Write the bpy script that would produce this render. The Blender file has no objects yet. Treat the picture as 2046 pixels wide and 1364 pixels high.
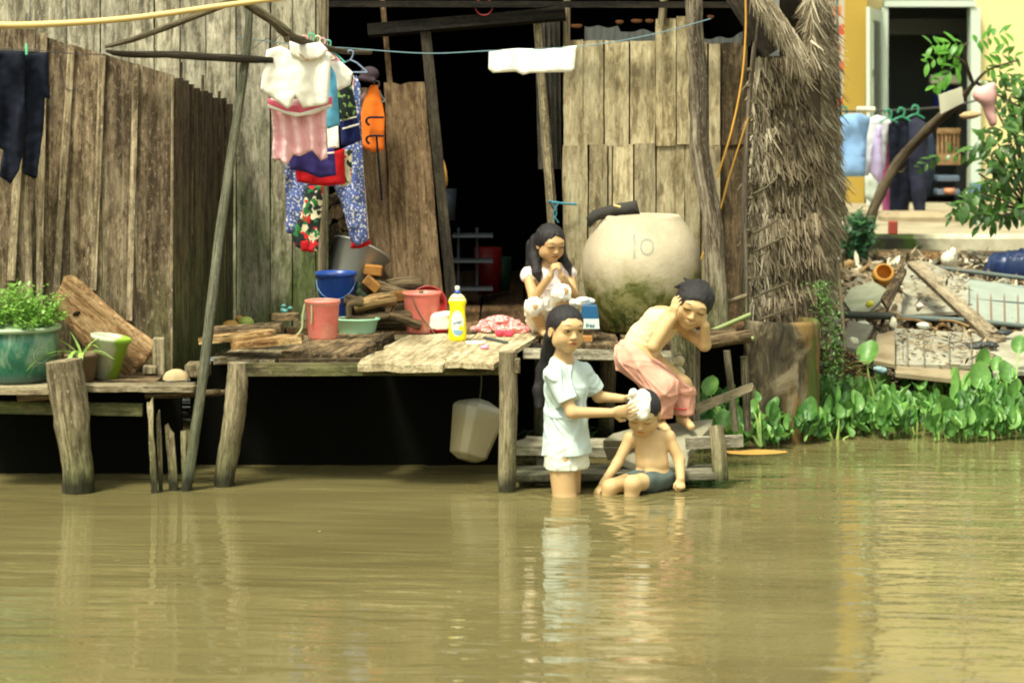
import bpy, math, random
import numpy as np
from mathutils import Vector as V, Matrix, noise, geometry
random.seed(7); np.random.seed(7)
sc = bpy.context.scene; COL = sc.collection
rnd = random.uniform
PITCH = .1034; CAM = V((0, -10, 1.65)); F = 5000.0
CF = V((0, math.cos(PITCH), -math.sin(PITCH))); CU = V((0, math.sin(PITCH), math.cos(PITCH)))
def P(px, py, Y):            # a point of the place, read off the survey photo at depth Y
    d = CF + V((1, 0, 0))*((px-1023)/F) + CU*((682-py)/F)
    return CAM + d*((Y+10)/d.y)
def PZ(px, py, z):
    d = CF + V((1, 0, 0))*((px-1023)/F) + CU*((682-py)/F)
    return CAM + d*((z-CAM.z)/d.z)
def M(Y): return (Y+10)/F    # metres per survey pixel at depth Y
def nz(v, s=1.0): return noise.noise(V(v)*s)

# ------------------------------------------------------------ mesh builder
class MB:
    def __init__(s): s.v=[]; s.f=[]; s.g=[]; s.t=[]; s.sm=[]; s.tt=.5
    def add(s, vs, fs, gs=None, smooth=False, t=None):
        o=len(s.v); s.v += [tuple(x) for x in vs]; s.f += [tuple(i+o for i in f) for f in fs]
        s.g += [tuple(x) for x in (gs or vs)]; s.t += [s.tt if t is None else t]*len(vs); s.sm += [smooth]*len(fs)
    def tube(s, pts, rad, n=10, wob=0.0, cap=True, t=None, flat=1.0, knots=0):
        pts=[V(p) for p in pts]; m=len(pts)
        if not isinstance(rad,(list,tuple)): rad=[rad]*m
        off=V((rnd(0,50),rnd(0,50),rnd(0,50)))
        vs=[];gs=[];fs=[]; L=0; ref=V((0.13,.31,.95))
        for i,p in enumerate(pts):
            d=(pts[min(i+1,m-1)]-pts[max(i-1,0)]).normalized()
            if i: L+=(p-pts[i-1]).length
            if abs(d.dot(ref))>.97: ref=V((1,.1,0))
            x=(ref-d*ref.dot(d)).normalized(); y=d.cross(x); ref=x
            for k in range(n):
                a=2*math.pi*k/n; r=rad[i]
                if wob: r*=1+wob*noise.noise(V((math.cos(a)*1.3,math.sin(a)*1.3,L*9))+off)+wob*.5*noise.noise(V((math.cos(a)*3,math.sin(a)*3,L*25))+off)
                vs.append(p+x*math.cos(a)*r+y*math.sin(a)*r*flat); gs.append(V((math.cos(a)*.03*3,math.sin(a)*.03*3,L))+off)
        for i in range(m-1):
            for k in range(n):
                fs.append((i*n+k,i*n+(k+1)%n,(i+1)*n+(k+1)%n,(i+1)*n+k))
        s.add(vs,fs,gs,True,t)
        if cap:
            for e in (0,m-1):
                ring=[vs[e*n+k] for k in range(n)]; gg=[V((rnd(0,.01),rnd(0,.01),0))+off*1.0+(q-pts[e]) for q in ring]
                s.add(ring,[tuple(range(n)) if e else tuple(range(n-1,-1,-1))],gg,False,t)
    def path(s, pts, rad, n=10, sub=6, **k):
        pts=[V(p) for p in pts]; R=rad if isinstance(rad,(list,tuple)) else [rad]*len(pts); o=[];r=[]
        for i in range(len(pts)-1):
            a=pts[max(i-1,0)];b=pts[i];c=pts[i+1];d=pts[min(i+2,len(pts)-1)]
            for j in range(sub):
                u=j/sub; o.append(.5*((2*b)+(c-a)*u+(2*a-5*b+4*c-d)*u*u+(3*b-a-3*c+d)*u**3)); r.append(R[i]+(R[i+1]-R[i])*u)
        o.append(pts[-1]); r.append(R[-1]); s.tube(o,r,n,**k)
    def plank(s, a, b, wdir, w, th, n=8, m=4, wob=.02, rag=(0,0), warp=.0, t=None, chip=0.0, slope=0):
        a=V(a);b=V(b); d=(b-a); L=d.length; d.normalize(); wd=V(wdir); wd=(wd-d*wd.dot(d)).normalized(); nd=wd.cross(d)
        if not isinstance(w,(list,tuple)): w=(w,w)
        off=V((rnd(0,90),rnd(0,90),rnd(0,90)))
        vs=[];gs=[]; ring=2*(m+1)
        for i in range(n+1):
            u=i/n; W=w[0]+(w[1]-w[0])*u
            eL=-.5*W*(1+wob*2*nz(off+V((0,0,u*L*5)))); eR=.5*W*(1+wob*2*nz(off+V((9,0,u*L*5))))
            if chip:
                eL+=W*chip*max(0,nz(off+V((5,0,u*L*14)))); eR-=W*chip*max(0,nz(off+V((7,3,u*L*14))))
            for side in (0,1):
                for j in range(m+1):
                    q=j/m if side==0 else 1-j/m
                    x=eL+(eR-eL)*q
                    e=0
                    if i==0: e=-rag[0]*nz(off+V((x*30,1,0)))-rag[0]*.5*nz(off+V((x*90,1,0)))
                    if i==n: e=rag[1]*nz(off+V((x*30,4,0)))+rag[1]*.5*nz(off+V((x*90,4,0)))
                    if slope and i==n: e+=slope*x
                    y=(th/2 if side==0 else -th/2)+warp*nz(off+V((x*4,0,u*L*2)))
                    if chip: y+=th*(.22 if side else .07)*nz(off+V((x*25,side*9,u*L*25)))
                    vs.append(a+d*(u*L+e)+wd*x+nd*y); gs.append(V((x,y,u*L+e))+off)
        fs=[]
        for i in range(n):
            for k in range(ring):
                fs.append((i*ring+k,(i+1)*ring+k,(i+1)*ring+(k+1)%ring,i*ring+(k+1)%ring))
        for j in range(m):
            fs.append((j,j+1,ring-2-j,ring-1-j)); e=n*ring
            fs.append((e+j+1,e+j,e+ring-1-j,e+ring-2-j))
        s.add(vs,fs,gs,False,t)
    def box(s, c, size, R=None, t=None, bev=.12):
        c=V(c); h=[x/2 for x in size]; R=R or Matrix.Identity(3); b=min(size)*bev
        vs=[];fs=[];off=V((rnd(0,50),rnd(0,50),rnd(0,50)))
        idx={}
        for i,sx in enumerate((-1,1)):
            for j,sy in enumerate((-1,1)):
                for k,sz in enumerate((-1,1)):
                    for ax in range(3):
                        q=[sx*h[0],sy*h[1],sz*h[2]]
                        sg=(sx,sy,sz)
                        for o in range(3):
                            if o!=ax: q[o]-=sg[o]*b
                        idx[(sx,sy,sz,ax)]=len(vs); vs.append(V(q))
        S=(-1,1)
        def q4(f): fs.append(tuple(f))
        for sx in S: q4([idx[(sx,a,b2,0)] for a,b2 in ((-1,-1),(1,-1),(1,1),(-1,1))][::sx])
        for sy in S: q4([idx[(a,sy,b2,1)] for a,b2 in ((-1,-1),(-1,1),(1,1),(1,-1))][::sy])
        for sz in S: q4([idx[(a,b2,sz,2)] for a,b2 in ((-1,-1),(1,-1),(1,1),(-1,1))][::sz])
        for sx in S:
            for sy in S: f=[idx[(sx,sy,-1,0)],idx[(sx,sy,1,0)],idx[(sx,sy,1,1)],idx[(sx,sy,-1,1)]]; q4(f if sx*sy<0 else f[::-1])
        for sx in S:
            for sz in S: f=[idx[(sx,-1,sz,0)],idx[(sx,1,sz,0)],idx[(sx,1,sz,2)],idx[(sx,-1,sz,2)]]; q4(f if sx*sz>0 else f[::-1])
        for sy in S:
            for sz in S: f=[idx[(-1,sy,sz,1)],idx[(1,sy,sz,1)],idx[(1,sy,sz,2)],idx[(-1,sy,sz,2)]]; q4(f if sy*sz<0 else f[::-1])
        for sx in S:
            for sy in S:
                for sz in S: f=[idx[(sx,sy,sz,a)] for a in (0,1,2)]; q4(f if sx*sy*sz>0 else f[::-1])
        s.add([c+R@v for v in vs],fs,[v+off for v in vs],False,t)
    def lathe(s, c, prof, n=32, R=None, sq=(1,1), t=None, wob=0):
        c=V(c); R=R or Matrix.Identity(3); vs=[];fs=[];gs=[];m=len(prof); off=V((rnd(0,9),rnd(0,9),rnd(0,9)))
        for i,(r,z) in enumerate(prof):
            for k in range(n):
                a=2*math.pi*k/n; rr=r*(1+wob*nz(off+V((math.cos(a)*2,math.sin(a)*2,z*8))))
                q=V((rr*math.cos(a)*sq[0],rr*math.sin(a)*sq[1],z)); vs.append(c+R@q); gs.append(q)
        for i in range(m-1):
            for k in range(n): fs.append((i*n+k,i*n+(k+1)%n,(i+1)*n+(k+1)%n,(i+1)*n+k))
        s.add(vs,fs,gs,True,t)
        if prof[0][0]>.0001: s.add(vs[:n],[tuple(range(n-1,-1,-1))],gs[:n],False,t)
        if prof[-1][0]>.0001: s.add(vs[-n:],[tuple(range(n))],gs[-n:],False,t)
    def leaf(s, base, d, up, L, W, curl=.3, n=5, t=None, round_=1.0, fold=.15):
        base=V(base); d=V(d).normalized(); up=V(up); x=d.cross(up)
        if x.length<.01: x=d.cross(V((1,0,0)))
        x.normalize(); u=x.cross(d).normalized(); vs=[];fs=[]; p=base.copy(); dd=d.copy()
        for i in range(n+1):
            q=i/n; w=W*.5*math.sin(math.pi*min(1,max(.03,q))**round_)**.75 if 0<q<1 else W*.03
            vs += [p-x*w+u*w*fold, p.copy(), p+x*w+u*w*fold]
            dd=(dd-u*curl/n).normalized(); u=x.cross(dd).normalized(); p=p+dd*L/n
        for i in range(n): fs+=[(3*i,3*i+1,3*i+4,3*i+3),(3*i+1,3*i+2,3*i+5,3*i+4)]
        s.add(vs,fs,[v-base for v in vs],True,rnd(0,1) if t is None else t)
    def mesh(s, name, org):
        me=bpy.data.meshes.new(name); o=V(org)
        me.from_pydata([tuple(V(v)-o) for v in s.v],[],s.f)
        a=me.attributes.new('g','FLOAT_VECTOR','POINT'); a.data.foreach_set('vector',np.array(s.g,dtype=np.float32).ravel())
        b=me.attributes.new('t','FLOAT','POINT'); b.data.foreach_set('value',np.array(s.t,dtype=np.float32))
        me.polygons.foreach_set('use_smooth',s.sm); me.update(); return me
    def bounds(s):
        A=np.array([tuple(v) for v in s.v]); return A.min(0),A.max(0)

class SDFMesh:      # finished numpy mesh behaving like MB
    def __init__(s,v,f,col=None): s.V=v; s.F=f; s.C=col
    def bounds(s): return s.V.min(0),s.V.max(0)
    def mesh(s,name,org):
        me=bpy.data.meshes.new(name); v=(s.V-np.array(org)).astype(np.float32); f=s.F
        me.vertices.add(len(v)); me.vertices.foreach_set('co',v.ravel())
        me.loops.add(f.size); me.loops.foreach_set('vertex_index',f.ravel().astype(np.int32))
        me.polygons.add(len(f)); me.polygons.foreach_set('loop_start',np.arange(0,f.size,4,dtype=np.int32))
        me.update(calc_edges=True); me.polygons.foreach_set('use_smooth',[True]*len(f))
        a=me.attributes.new('g','FLOAT_VECTOR','POINT'); a.data.foreach_set('vector',v.ravel())
        if s.C is not None:
            a=me.attributes.new('Col','FLOAT_COLOR','POINT'); a.data.foreach_set('color',np.c_[s.C,np.ones(len(v))].astype(np.float32).ravel())
        me.update(); return me

class Sdf:
    def __init__(s,lo,hi,h):
        s.lo=np.array(lo,float); s.h=h; n=np.ceil((np.array(hi)-s.lo)/h).astype(int)+1
        s.D=np.full(n,1.,np.float32); s.ax=[(s.lo[i]+np.arange(n[i])*h).astype(np.float32) for i in range(3)]
    def win(s,lo,hi):
        sl=[];X=[]
        for i in range(3):
            a=max(0,int((lo[i]-s.lo[i])/s.h)-1); b=min(s.D.shape[i],int((hi[i]-s.lo[i])/s.h)+2)
            if b<=a: a,b=0,1
            sl.append(slice(a,b)); sh=[1,1,1]; sh[i]=-1; X.append(s.ax[i][a:b].reshape(sh))
        return tuple(sl),X
    def mix(s,sl,d,k,op):
        a=s.D[sl]
        if op=='+': h=np.clip(.5+.5*(a-d)/k,0,1); s.D[sl]=a+(d-a)*h-k*h*(1-h)
        elif op=='-': d=-d; h=np.clip(.5-.5*(a-d)/k,0,1); s.D[sl]=a+(d-a)*h+k*h*(1-h)
        else: h=np.clip(.5-.5*(a-d)/k,0,1); s.D[sl]=a+(d-a)*h+k*h*(1-h)
    def cap(s,a,b,ra,rb=None,k=.012,op='+'):
        rb=ra if rb is None else rb; a=np.array(a);b=np.array(b);r=max(ra,rb)+3*k+.012
        sl,X=s.win(np.minimum(a,b)-r,np.maximum(a,b)+r); d=b-a; L=max(1e-9,(d**2).sum())
        t=np.clip(((X[0]-a[0])*d[0]+(X[1]-a[1])*d[1]+(X[2]-a[2])*d[2])/L,0,1)
        q=np.sqrt((X[0]-a[0]-t*d[0])**2+(X[1]-a[1]-t*d[1])**2+(X[2]-a[2]-t*d[2])**2)-(ra+(rb-ra)*t)
        s.mix(sl,q,k,op)
    def chain(s,pts,rs,k=.012):
        for i in range(len(pts)-1): s.cap(pts[i],pts[i+1],rs[i],rs[i+1],k)
    def ell(s,c,r,R=None,k=.012,op='+'):
        c=np.array(c); R=np.eye(3) if R is None else np.array(R); m=max(r)+3*k+.012
        sl,X=s.win(c-m,c+m); x=[X[i]-c[i] for i in range(3)]
        l=[(R[0][j]*x[0]+R[1][j]*x[1]+R[2][j]*x[2])/r[j] for j in range(3)]
        k0=np.sqrt(l[0]**2+l[1]**2+l[2]**2)+1e-6; k1=np.sqrt((l[0]/r[0])**2+(l[1]/r[1])**2+(l[2]/r[2])**2)+1e-6
        s.mix(sl,k0*(k0-1)/k1,k,op)
    def half(s,p,n,k=.004):     # keeps the side n points away from
        p=np.array(p);n=np.array(V(n).normalized()); X=s.win(s.lo,[a[-1] for a in s.ax])[1]
        d=(X[0]-p[0])*n[0]+(X[1]-p[1])*n[1]+(X[2]-p[2])*n[2]
        s.mix((slice(None),)*3,d,k,'&')
    def cuthalfnear(s,p,n,rad,k=.004):   # removes, within rad of p, the side n points to
        p=np.array(p);n=np.array(V(n).normalized()); sl,X=s.win(p-rad,p+rad)
        d=(X[0]-p[0])*n[0]+(X[1]-p[1])*n[1]+(X[2]-p[2])*n[2]
        q=np.sqrt((X[0]-p[0])**2+(X[1]-p[1])**2+(X[2]-p[2])**2)-rad
        s.mix(sl,np.maximum(-d,q),k,'-')
    def crease(s,amp,fr,n=6,aniso=(1,1,.35),seed=1):
        rs=np.random.RandomState(seed); X=[a.reshape([-1 if i==j else 1 for j in range(3)]) for i,a in enumerate(s.ax)]
        w=np.sin(X[0]*23+X[2]*17)*.9+np.sin(X[1]*29-X[2]*31)*.7; acc=0
        for i in range(n):
            v=rs.normal(size=3)*np.array(aniso); v=v/np.linalg.norm(v)*fr*rs.uniform(.5,1.5)
            q=np.abs(np.sin(X[0]*v[0]+X[1]*v[1]+X[2]*v[2]+w+rs.uniform(0,6))); acc=acc+np.clip(1-q*1.8,0,1)**1.5
        s.D-=(amp*acc).astype(np.float32)-np.float32(amp*.3*n*.3)
    def fold(s,amp,fr,n=7,aniso=(1,1,.35),seed=1):
        rs=np.random.RandomState(seed); X=[a.reshape([-1 if i==j else 1 for j in range(3)]) for i,a in enumerate(s.ax)]
        acc=0
        for i in range(n):
            v=rs.normal(size=3)*np.array(aniso); v=v/np.linalg.norm(v)*fr*rs.uniform(.5,1.6)
            acc=acc+np.sin(X[0]*v[0]+X[1]*v[1]+X[2]*v[2]+rs.uniform(0,6))
        s.D+=(amp*acc/math.sqrt(n)).astype(np.float32)
    def mesh(s,colf=None):
        D=s.D.copy(); D[0]=D[-1]=1; D[:,0]=D[:,-1]=1; D[:,:,0]=D[:,:,-1]=1
        I=D<0; n=np.array(D.shape)-1
        def c(a,i,j,k): return a[i:n[0]+i,j:n[1]+j,k:n[2]+k]
        cs=[(i,j,k) for i in (0,1) for j in (0,1) for k in (0,1)]
        cnt=sum(c(I,*q).astype(np.int8) for q in cs); act=(cnt>0)&(cnt<8)
        ijk=np.argwhere(act); idx=np.full(act.shape,-1,np.int64); idx[act]=np.arange(len(ijk))
        vals=np.stack([D[ijk[:,0]+q[0],ijk[:,1]+q[1],ijk[:,2]+q[2]] for q in cs],1)
        acc=np.zeros((len(ijk),3));w=np.zeros(len(ijk))
        for a in range(8):
            for b in range(a+1,8):
                if sum(abs(cs[a][i]-cs[b][i]) for i in range(3))!=1: continue
                va,vb=vals[:,a],vals[:,b]; m=(va<0)!=(vb<0); t=np.where(m,va/np.where(m,va-vb,1),0)
                acc+=(np.array(cs[a])+np.outer(t,np.array(cs[b])-np.array(cs[a])))*m[:,None]; w+=m
        vt=s.lo+(ijk+acc/w[:,None])*s.h
        fs=[]
        for ax in range(3):
            sh=[slice(None)]*3; A=[slice(None)]*3;B=[slice(None)]*3
            A[ax]=slice(0,-1);B[ax]=slice(1,None)
            e=I[tuple(A)]!=I[tuple(B)]; q=np.argwhere(e); o1,o2=[i for i in range(3) if i!=ax]
            q=q[(q[:,o1]>0)&(q[:,o2]>0)&(q[:,o1]<n[o1])&(q[:,o2]<n[o2])]
            def cell(d1,d2):
                r=q.copy(); r[:,o1]+=d1; r[:,o2]+=d2; return idx[r[:,0],r[:,1],r[:,2]]
            f=np.stack([cell(-1,-1),cell(0,-1),cell(0,0),cell(-1,0)],1)
            ins=I[q[:,0],q[:,1],q[:,2]]; fl=ins if ax!=1 else ~ins
            f[~fl]=f[~fl][:,::-1]; fs.append(f)
        f=np.concatenate(fs); f=f[(f>=0).all(1)]
        return SDFMesh(vt,f,colf(vt) if colf else None)

# ------------------------------------------------------------ objects
ORG={}
def props(o,label,cat,group=None,kind=None):
    if label: o['label']=label
    if cat: o['category']=cat
    if group: o['group']=group
    if kind: o['kind']=kind
def thing(name,label,cat,loc,group=None,kind=None):
    o=bpy.data.objects.new(name,None); o.empty_display_size=.05; COL.objects.link(o); o.location=loc; ORG[o.name]=V(loc)
    props(o,label,cat,group,kind); return o
def part(name,mb,mat,parent,label=None,kind=None):
    org=ORG[parent.name]; me=mb.mesh(name,org); me.materials.append(mat)
    o=bpy.data.objects.new(name,me); COL.objects.link(o); o.parent=parent; ORG[o.name]=org
    if label: o['label']=label
    if kind: o['kind']=kind
    return o
def solo(name,mb,mat,label,cat,group=None,kind=None,org=None):
    if org is None:
        lo,hi=mb.bounds(); org=((lo[0]+hi[0])/2,(lo[1]+hi[1])/2,lo[2])
    me=mb.mesh(name,org); me.materials.append(mat); o=bpy.data.objects.new(name,me); COL.objects.link(o); o.location=org; ORG[o.name]=V(org)
    props(o,label,cat,group,kind); return o
def structure(name,mb,mat): 
    return solo(name,mb,mat,None,None,kind='structure',org=(0,0,0))
def clone(o,loc,label=None,rotz=0,scale=None):
    r=o.copy(); COL.objects.link(r); r.location=loc; r.rotation_euler=(0,0,rotz)
    if scale: r.scale=scale if isinstance(scale,(tuple,list)) else (scale,)*3
    if label: r['label']=label
    for ch in [c for c in bpy.data.objects if c.parent==o]:
        q=ch.copy(); COL.objects.link(q); q.parent=r
    return r
def text(body,mat,parent,loc,size,rot,name='lettering',extr=.0006,shear=0,sx=1):
    cu=bpy.data.curves.new(name,'FONT'); cu.body=body; cu.size=size; cu.extrude=extr; cu.align_x='CENTER'; cu.align_y='CENTER'; cu.shear=shear
    o=bpy.data.objects.new(name,cu); COL.objects.link(o); bpy.context.view_layer.update()
    me=bpy.data.meshes.new_from_object(o); me.name=name; bpy.data.objects.remove(o); me.materials.clear(); me.materials.append(mat)
    o=bpy.data.objects.new(name,me); COL.objects.link(o); o.parent=parent
    o.location=V(loc)-ORG[parent.name]; o.rotation_euler=rot; o.scale=(sx,1,1); return o

def cloth_slab(poly, Y, th=.012, foldamp=.012, foldf=60, res=.012, tilt=0, seed=0, lean=0, yfun=None):
    """a garment: an outline in the plane of depth Y, given real thickness and hanging folds"""
    pts=[]
    n=len(poly)
    for i in range(n):
        a=poly[i];b=poly[(i+1)%n]; k=max(1,int(math.hypot(a[0]-b[0],a[1]-b[1])*M(Y)/res))
        for j in range(k): pts.append((a[0]+(b[0]-a[0])*j/k,a[1]+(b[1]-a[1])*j/k))
    W=[P(x,y,Y) for x,y in pts]; b2=[V((w.x,w.z)) for w in W]
    nb=len(b2); xs=[p.x for p in b2]; zs=[p.y for p in b2]; ins=[]
    def inside(x,z):
        c=False;j=nb-1
        for i in range(nb):
            if (b2[i].y>z)!=(b2[j].y>z) and x<(b2[j].x-b2[i].x)*(z-b2[i].y)/(b2[j].y-b2[i].y)+b2[i].x: c=not c
            j=i
        return c
    z=min(zs)+res/2
    row=0
    while z<max(zs):
        x=min(xs)+res/2+(row%2)*res/2
        while x<max(xs):
            if inside(x,z) and min((p.x-x)**2+(p.y-z)**2 for p in b2)>(res*.55)**2: ins.append(V((x,z)))
            x+=res
        z+=res*.87; row+=1
    r=geometry.delaunay_2d_cdt(b2+ins,[(i,(i+1)%nb) for i in range(nb)],[],1,1e-6)
    ov,oe,of=r[0],r[1],r[2]; mb=MB(); off=V((seed*7.3,seed*3.1,0)); top=max(zs)
    F_=[];B_=[]
    for p in ov:
        dd=math.sqrt(min((q.x-p.x)**2+(q.y-p.y)**2 for q in b2)); pr=min(1,dd/(th*1.6)); pr=math.sqrt(max(0,1-(1-pr)**2))
        hang=min(1,(top-p.y)/.12+.25)
        fo=foldamp*hang*(math.sin(p.x*foldf+3*nz(V((p.x*6,p.y*4,seed))))+.8*nz(off+V((p.x*22,p.y*5,1))))+foldamp*.5*nz(off+V((p.x*40,p.y*30,2)))
        y=Y+lean*(p.y-top)+fo+(yfun(p.x,p.y) if yfun else 0)
        F_.append(V((p.x,y-th/2*pr-.0008,p.y))); B_.append(V((p.x,y+th/2*pr+.0008,p.y)))
    N=len(ov); fs=[]; bd={}
    for f in of:
        f=list(f); a,b,c=[ov[i] for i in f[:3]]
        if (b-a).cross(c-a)<0: f=f[::-1]
        fs.append(tuple(f)); fs.append(tuple(i+N for i in f[::-1]))
        for i in range(len(f)):
            e=(f[i],f[(i+1)%len(f)])
            if (e[1],e[0]) in bd: del bd[(e[1],e[0])]
            else: bd[e]=1
    for a,b in bd: fs.append((a,a+N,b+N,b))
    mb.add(F_+B_,fs,None,True); return mb
# ------------------------------------------------------------ materials
class NT:
    def __init__(s,name):
        s.m=bpy.data.materials.new(name); s.m.use_nodes=True; s.t=s.m.node_tree; s.N=s.t.nodes; s.b=s.N['Principled BSDF']
    def n(s,typ,**k):
        x=s.N.new(typ)
        for a,b in k.items():
            if a in ('ins',):
                for i,v in b.items(): x.inputs[i].default_value=v
            else: setattr(x,a,b)
        return x
    def l(s,a,b): s.t.links.new(a,b)
    def attr(s,name,out='Vector'):
        return s.n('ShaderNodeAttribute',attribute_name=name).outputs[out]
    def mapv(s,src,scale,loc=(0,0,0)):
        x=s.n('ShaderNodeMapping'); x.inputs['Scale'].default_value=scale; x.inputs['Location'].default_value=loc; s.l(src,x.inputs['Vector']); return x.outputs[0]
    def noise(s,vec,scale=1,detail=4,rough=.55,dist=0):
        x=s.n('ShaderNodeTexNoise'); x.inputs['Scale'].default_value=scale; x.inputs['Detail'].default_value=detail; x.inputs['Roughness'].default_value=rough; x.inputs['Distortion'].default_value=dist
        if vec is not None: s.l(vec,x.inputs['Vector'])
        return x.outputs['Fac']
    def ramp(s,fac,stops,interp='LINEAR'):
        x=s.n('ShaderNodeValToRGB'); x.color_ramp.interpolation=interp; e=x.color_ramp.elements
        while len(e)<len(stops): e.new(.5)
        for i,(p,c) in enumerate(stops): e[i].position=p; e[i].color=(*c,1) if len(c)==3 else c
        s.l(fac,x.inputs[0]); return x.outputs[0]
    def mix(s,fac,a,b,mode='MIX'):
        x=s.n('ShaderNodeMix',data_type='RGBA',blend_type=mode)
        for i,v in ((0,fac),(6,a),(7,b)):
            if isinstance(v,(int,float)): x.inputs[i].default_value=v
            elif isinstance(v,tuple): x.inputs[i].default_value=(*v,1)
            else: s.l(v,x.inputs[i])
        return x.outputs[2]
    def math(s,op,a,b=0,c=0,clamp=False):
        x=s.n('ShaderNodeMath',operation=op,use_clamp=clamp)
        for i,v in enumerate((a,b,c)):
            if isinstance(v,(int,float)): x.inputs[i].default_value=v
            else: s.l(v,x.inputs[i])
        return x.outputs[0]
    def maprange(s,v,a,b,c=0,d=1):
        x=s.n('ShaderNodeMapRange'); x.inputs[1].default_value=a;x.inputs[2].default_value=b;x.inputs[3].default_value=c;x.inputs[4].default_value=d; s.l(v,x.inputs[0]); return x.outputs[0]
    def posz(s):
        g=s.n('ShaderNodeNewGeometry'); x=s.n('ShaderNodeSeparateXYZ'); s.l(g.outputs['Position'],x.inputs[0]); return x.outputs[2],g.outputs['Position']
    def bump(s,h,strength=.4,dist=.003):
        x=s.n('ShaderNodeBump'); x.inputs['Strength'].default_value=strength; x.inputs['Distance'].default_value=dist; s.l(h,x.inputs['Height']); s.l(x.outputs[0],s.b.inputs['Normal']); return x
    def fin(s,col=None,rough=.8,spec=.3,**k):
        if col is not None:
            if isinstance(col,tuple): s.b.inputs['Base Color'].default_value=(*col,1)
            else: s.l(col,s.b.inputs['Base Color'])
        s.b.inputs['Roughness'].default_value=rough; s.b.inputs['Specular IOR Level'].default_value=spec
        for a,v in k.items(): s.b.inputs[a.replace('_',' ')].default_value=v
        return s.m
def wood(name,dark,mid,light,moss=0.0,mossz=(.1,.6),streak=70,rough=.85,mosscol=(.06,.09,.02),wet=True,blot=.5,knots=True,fleck=.5,crack=.6,spot=.75):
    s=NT(name); g=s.attr('g'); t=s.attr('t','Fac')
    a=s.noise(s.mapv(g,(streak,streak,2.0)),1,7,.68,.5); f=s.noise(s.mapv(g,(240,240,14)),1,4,.65); mth=s.noise(s.mapv(g,(26,26,9)),1,6,.7,.8)
    c=s.noise(s.mapv(g,(6,6,2.2)),1,4,.62,.6)
    k=s.math('ADD',s.math('MULTIPLY',a,.6),s.math('MULTIPLY',mth,.4))
    col=s.ramp(k,[(.37,tuple(x*.75 for x in dark)),(.44,dark),(.50,mid),(.60,light)])
    col=s.mix(s.math('MULTIPLY',s.maprange(c,.46,.60),blot),col,tuple(x*.55 for x in dark))
    col=s.mix(s.maprange(c,.48,.32,0,.5),col,light)
    fl=s.noise(s.mapv(g,(95,95,38)),1,5,.75); col=s.mix(s.maprange(fl,.56,.62,0,fleck),col,tuple(min(.9,x*1.35) for x in light))
    fd=s.noise(s.mapv(g,(70,70,22),(5,5,5)),1,5,.75); col=s.mix(s.maprange(fd,.57,.64,0,spot),col,tuple(x*.35 for x in dark))
    cr=s.noise(s.mapv(g,(150,150,1.2)),1,2,.5); col=s.mix(s.maprange(cr,.36,.29,0,crack),col,tuple(x*.18 for x in dark))
    if knots:
        v=s.n('ShaderNodeTexVoronoi'); v.inputs['Scale'].default_value=1; s.l(s.mapv(g,(9,9,3.5)),v.inputs['Vector']); col=s.mix(s.maprange(v.outputs['Distance'],.15,.08,0,.7),col,tuple(x*.4 for x in dark))
    col=s.mix(1.0,col,s.ramp(t,[(0,(.55,.55,.55)),(1,(1.3,1.27,1.2))]),'MULTIPLY')
    col=s.mix(s.math('MULTIPLY',s.maprange(f,.38,.6),.4),col,dark)
    z,pos=s.posz()
    if moss:
        m=s.noise(s.mapv(pos,(6,6,2)),1,5,.65); mm=s.math('MULTIPLY',s.maprange(z,mossz[1],mossz[0]),s.maprange(m,.36,.58)); col=s.mix(s.math('MULTIPLY',mm,moss),col,s.mix(s.maprange(mth,.4,.6),mosscol,tuple(x*2.6 for x in mosscol)))
    if wet:
        w=s.math('ADD',z,s.math('MULTIPLY',c,-.1)); col=s.mix(s.maprange(w,.045,-.015,0,.85),col,(.012,.012,.008))
    h=s.math('ADD',s.math('ADD',a,s.math('MULTIPLY',f,.5)),s.math('MULTIPLY',s.maprange(fd,.6,.5),.4)); s.bump(h,.7,.006)
    return s.fin(col,rough,.2)
def cloth(name,col,pattern=None,rough=.9,var=.12,bs=.25,trans=0):
    s=NT(name); g=s.attr('g'); n=s.noise(g,30,4); c=s.mix(s.math('MULTIPLY',s.maprange(n,.35,.7),var),col,tuple(x*.6 for x in col))
    if pattern: c=pattern(s,g,c)
    w=s.noise(g,350,2); s.bump(s.math('ADD',n,s.math('MULTIPLY',w,.4)),bs,.004)
    s.fin(c,rough,.15); s.b.inputs['Sheen Weight'].default_value=.02
    return s.m
def plain(name,col,rough=.5,spec=.4,var=.15,scale=12,bump=.1,dirt=None,dirtamt=.5,**k):
    s=NT(name); g=s.attr('g'); n=s.noise(g,scale,5,.6); c=s.mix(s.math('MULTIPLY',s.maprange(n,.35,.7),var),col,tuple(x*.5 for x in col))
    if dirt: c=s.mix(s.math('MULTIPLY',s.maprange(s.noise(g,scale*.6,5,.65),.48,.66),dirtamt),c,dirt)
    if bump: s.bump(s.noise(g,scale*8,3),bump,.002)
    return s.fin(c,rough,spec,**k)
def leafm(name,dark,light,trans=.35,rough=.45):
    s=NT(name); t=s.attr('t','Fac'); g=s.attr('g'); n=s.noise(g,40,3)
    c=s.mix(t,dark,light); c=s.mix(s.maprange(n,.4,.7,0,.35),c,tuple(x*1.5 for x in light))
    s.fin(c,rough,.5); tr=s.n('ShaderNodeBsdfTranslucent'); s.l(s.mix(.5,c,tuple(min(1,x*1.3) for x in light)),tr.inputs[0])
    mx=s.n('ShaderNodeMixShader'); mx.inputs[0].default_value=trans; s.l(s.b.outputs[0],mx.inputs[1]); s.l(tr.outputs[0],mx.inputs[2]); s.l(mx.outputs[0],s.N['Material Output'].inputs[0]); return s.m

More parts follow.
